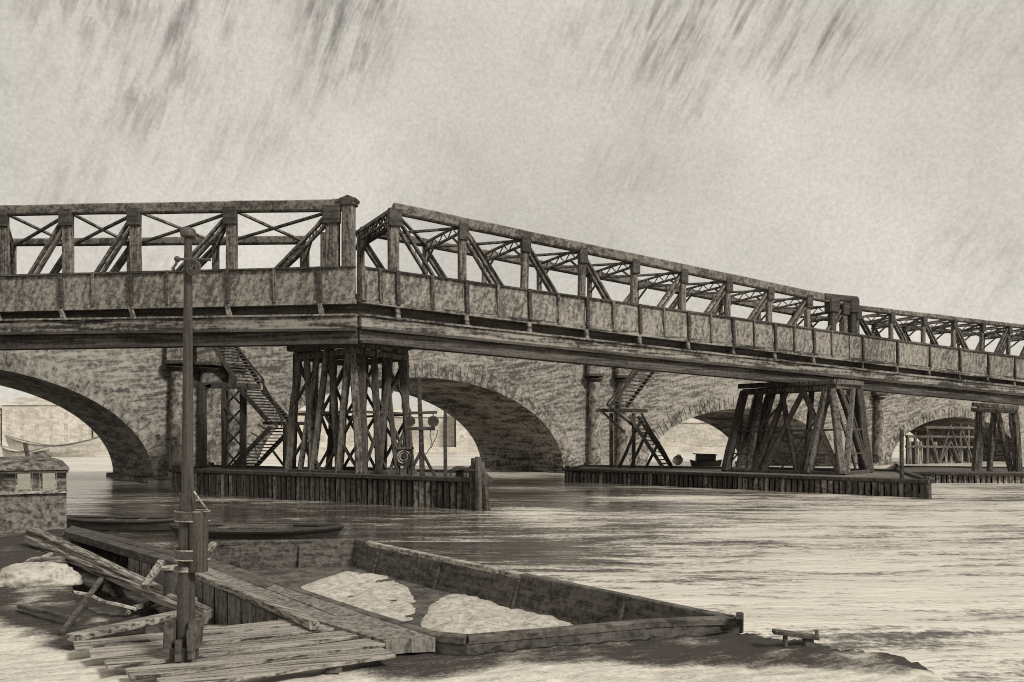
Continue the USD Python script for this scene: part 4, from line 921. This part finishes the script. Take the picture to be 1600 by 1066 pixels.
part(mp, 'step_wedge', bar(W(297, 985, zm - .12), W(299, 1030, zm - .14), .05, .05), 'n_dark'); part(mp, 'step_wedge', bar(W(279, 1000, zm - .12), W(279, 1034, zm - .14), .05, .05), 'n_dark')
mpost = thing('mooring_post', 'short round iron mooring post just left of the mast', 'bollard', G(268, 935, 1.55))
o = G(270, 934, 1.5)
part(mpost, 'stem', lathe(o, [(.125, -.1), (.115, .2), (.11, .36)], 18), 'n_iron', smooth=40); part(mpost, 'rim', lathe(o, [(.11, .36), (.14, .37), (.14, .40), (.12, .405)], 18), 'n_rim', smooth=40)
# cleat at the water's edge
oc = G(1243, 1016, 1.68); cl = thing('mooring_cleat', 'small flat-topped mooring cleat on two legs at the water edge', 'cleat', oc)
part(cl, 'top_bar', bar(W(1209, 987, oc[1]), W(1277, 996, oc[1]), .11, .032, wob=.004, n=3), 'n_dark')
part(cl, 'horn', bar(W(1276, 985, oc[1]), W(1277, 999, oc[1]), .025, .03), 'n_dark'); part(cl, 'horn', bar(W(1209, 983, oc[1]), W(1211, 991, oc[1]), .025, .03), 'n_dark')
part(cl, 'leg', bar(W(1227, 991, oc[1]), W(1227, 1010, oc[1]), .03, .05), 'n_dark'); part(cl, 'leg', bar(W(1262, 994, oc[1]), W(1265, 1022, oc[1]), .085, .06), 'n_dark')
solo('corner_bitt', bar(G(1156, 984, 1.66), W(1156, 962, 7.75), .07, .07), 'n_dark', 'small dark upright bitt at the pointed right tip of the open barge', 'bitt')

# tarpaulin mound at left
def mound():
    c = G(58, 912, 1.68); sp = trimesh.creation.icosphere(4, 1.0); V = sp.vertices.copy(); n = meshkit.fbm(V * 2.6 + 5, 4, seed=31) - .5
    V = V * (1 + .55 * n)[:, None]; V[:, 2] = np.where(V[:, 2] > 0, np.abs(V[:, 2]) ** .8, V[:, 2] * .3); V = V * (.50, .42, .27) + c; return V, sp.faces
solo('tarpaulin', mound(), 'canvas', 'pale crumpled tarpaulin bundle at the left edge of the quay', 'tarpaulin', smooth=50)

# ------------------------------------------------------------------ cabin at the left edge
cb_ = thing('cabin', 'small boarded cabin with two windows and low hipped roof at the left edge', 'cabin', v3(XZ(50, 16.5), 1.7))
CO, CU, CD = np.array([*XZ(104, 16.9), 0]), np.array([.88, .475, 0]), np.array([-.475, .88, 0])
def cs(x):            # metres along the front, from its right corner
    k = (x - CX) / FPX; return (k * CO[1] - CO[0]) / (CU[0] - k * CU[1])
def cz(y): return EYE - (y - HY) * 16.5 / FPX
def cbox(x0, x1, y0, y1, d0, d1):
    a, b = CO + CU * cs(x0), CO + CU * cs(x1)
    return hexa([v + CD * d + (0, 0, cz(y1)) for v, d in ((a, d0), (b, d0), (b, d1), (a, d1))], [v + CD * d + (0, 0, cz(y0)) for v, d in ((a, d0), (b, d0), (b, d1), (a, d1))])
for i in range(7):
    y = 772 + i * 9; part(cb_, 'wall_board', cbox(-90, 104, y + .06, y + 8.94, 0, .08 + .006 * (i % 2)), 'n_cabin')
part(cb_, 'side_wall', cbox(101, 104, 738, 830, .085, 1.5), 'n_cabin'); part(cb_, 'back_wall', cbox(-90, 100.5, 772, 830, 1.4, 1.5), 'n_cabin')
for x0, x1 in ((-90, -20), (-8, 24), (50.5, 61.5), (89, 104)): part(cb_, 'wall_post', cbox(x0, x1, 735, 768, 0, .08), 'n_roof')
for x0, x1 in ((-90, -20), (60, 64), (97, 100.5)): part(cb_, 'back_post', cbox(x0, x1, 735, 772, 1.4, 1.5), 'n_roof')
part(cb_, 'sill', cbox(-90, 106, 768, 772, -.07, .1), 'n_rim')
for x0, x1 in ((24.5, 50), (62, 88.5)):
    wnd = part(cb_, 'window', cat(cbox(x0, x0 + 2.5, 738, 767.8, .02, .06), cbox(x1 - 2.5, x1, 738, 767.8, .02, .06), cbox(x0 + 2.6, x1 - 2.6, 738, 740.5, .02, .06), cbox(x0 + 2.6, x1 - 2.6, 765.3, 767.8, .02, .06)), 'n_rim')
    part(wnd, 'pane', cbox(x0 + 2.6, x1 - 2.6, 740.6, 765.2, .035, .045), 'glass')
def cpt(x, y, d): return CO + CU * cs(x) + CD * d + (0, 0, cz(y))
def dome_roof():
    V, F = [], []; n = 18; x0, x1 = -90, 109; rows = [(-.16, 0.0), (-.10, .55), (.15, .9), (.6, 1.0), (1.1, .92), (1.5, .6), (1.65, 0.0)]
    for d, k in rows:
        for i in range(n + 1):
            u = -1 + 2 * i / n; e = max(0.0, 1 - abs(u) ** 5) ** .5
            V.append(cpt((x0 + x1) / 2 + u * (x1 - x0) / 2, 735, d) + (0, 0, .26 * k * e))
    for r in range(len(rows) - 1):
        for i in range(n): a_ = r * (n + 1) + i; F += [(a_, a_ + 1, a_ + n + 2), (a_, a_ + n + 2, a_ + n + 1)]
    m_ = (len(rows) - 1) * (n + 1)
    for i in range(n): F += [(i, m_ + i, i + 1), (i + 1, m_ + i, m_ + i + 1)]
    return np.array(V), np.array(F)
rp = [cpt(-90, 735, -.13), cpt(107, 735, -.13), cpt(107, 735, 1.6), cpt(-90, 735, 1.6)]
rf = part(cb_, 'roof', dome_roof(), 'n_roof', smooth=50)
part(rf, 'eave', hexa([p - (0, 0, .06) for p in rp], [p + (0, 0, -.006) for p in rp]), 'n_dark')
part(rf, 'skylight', hexa([cpt(40, 721, .45), cpt(81, 722, .45), cpt(80, 722, 1.05), cpt(42, 721, 1.05)], [cpt(48, 708, .6), cpt(76, 702, .6), cpt(75, 704, .95), cpt(50, 709, .95)]), 'n_roof')
part(rf, 'vent', bar(cpt(42, 716, .6), cpt(37, 692, .6), .07, .07), 'n_dark')
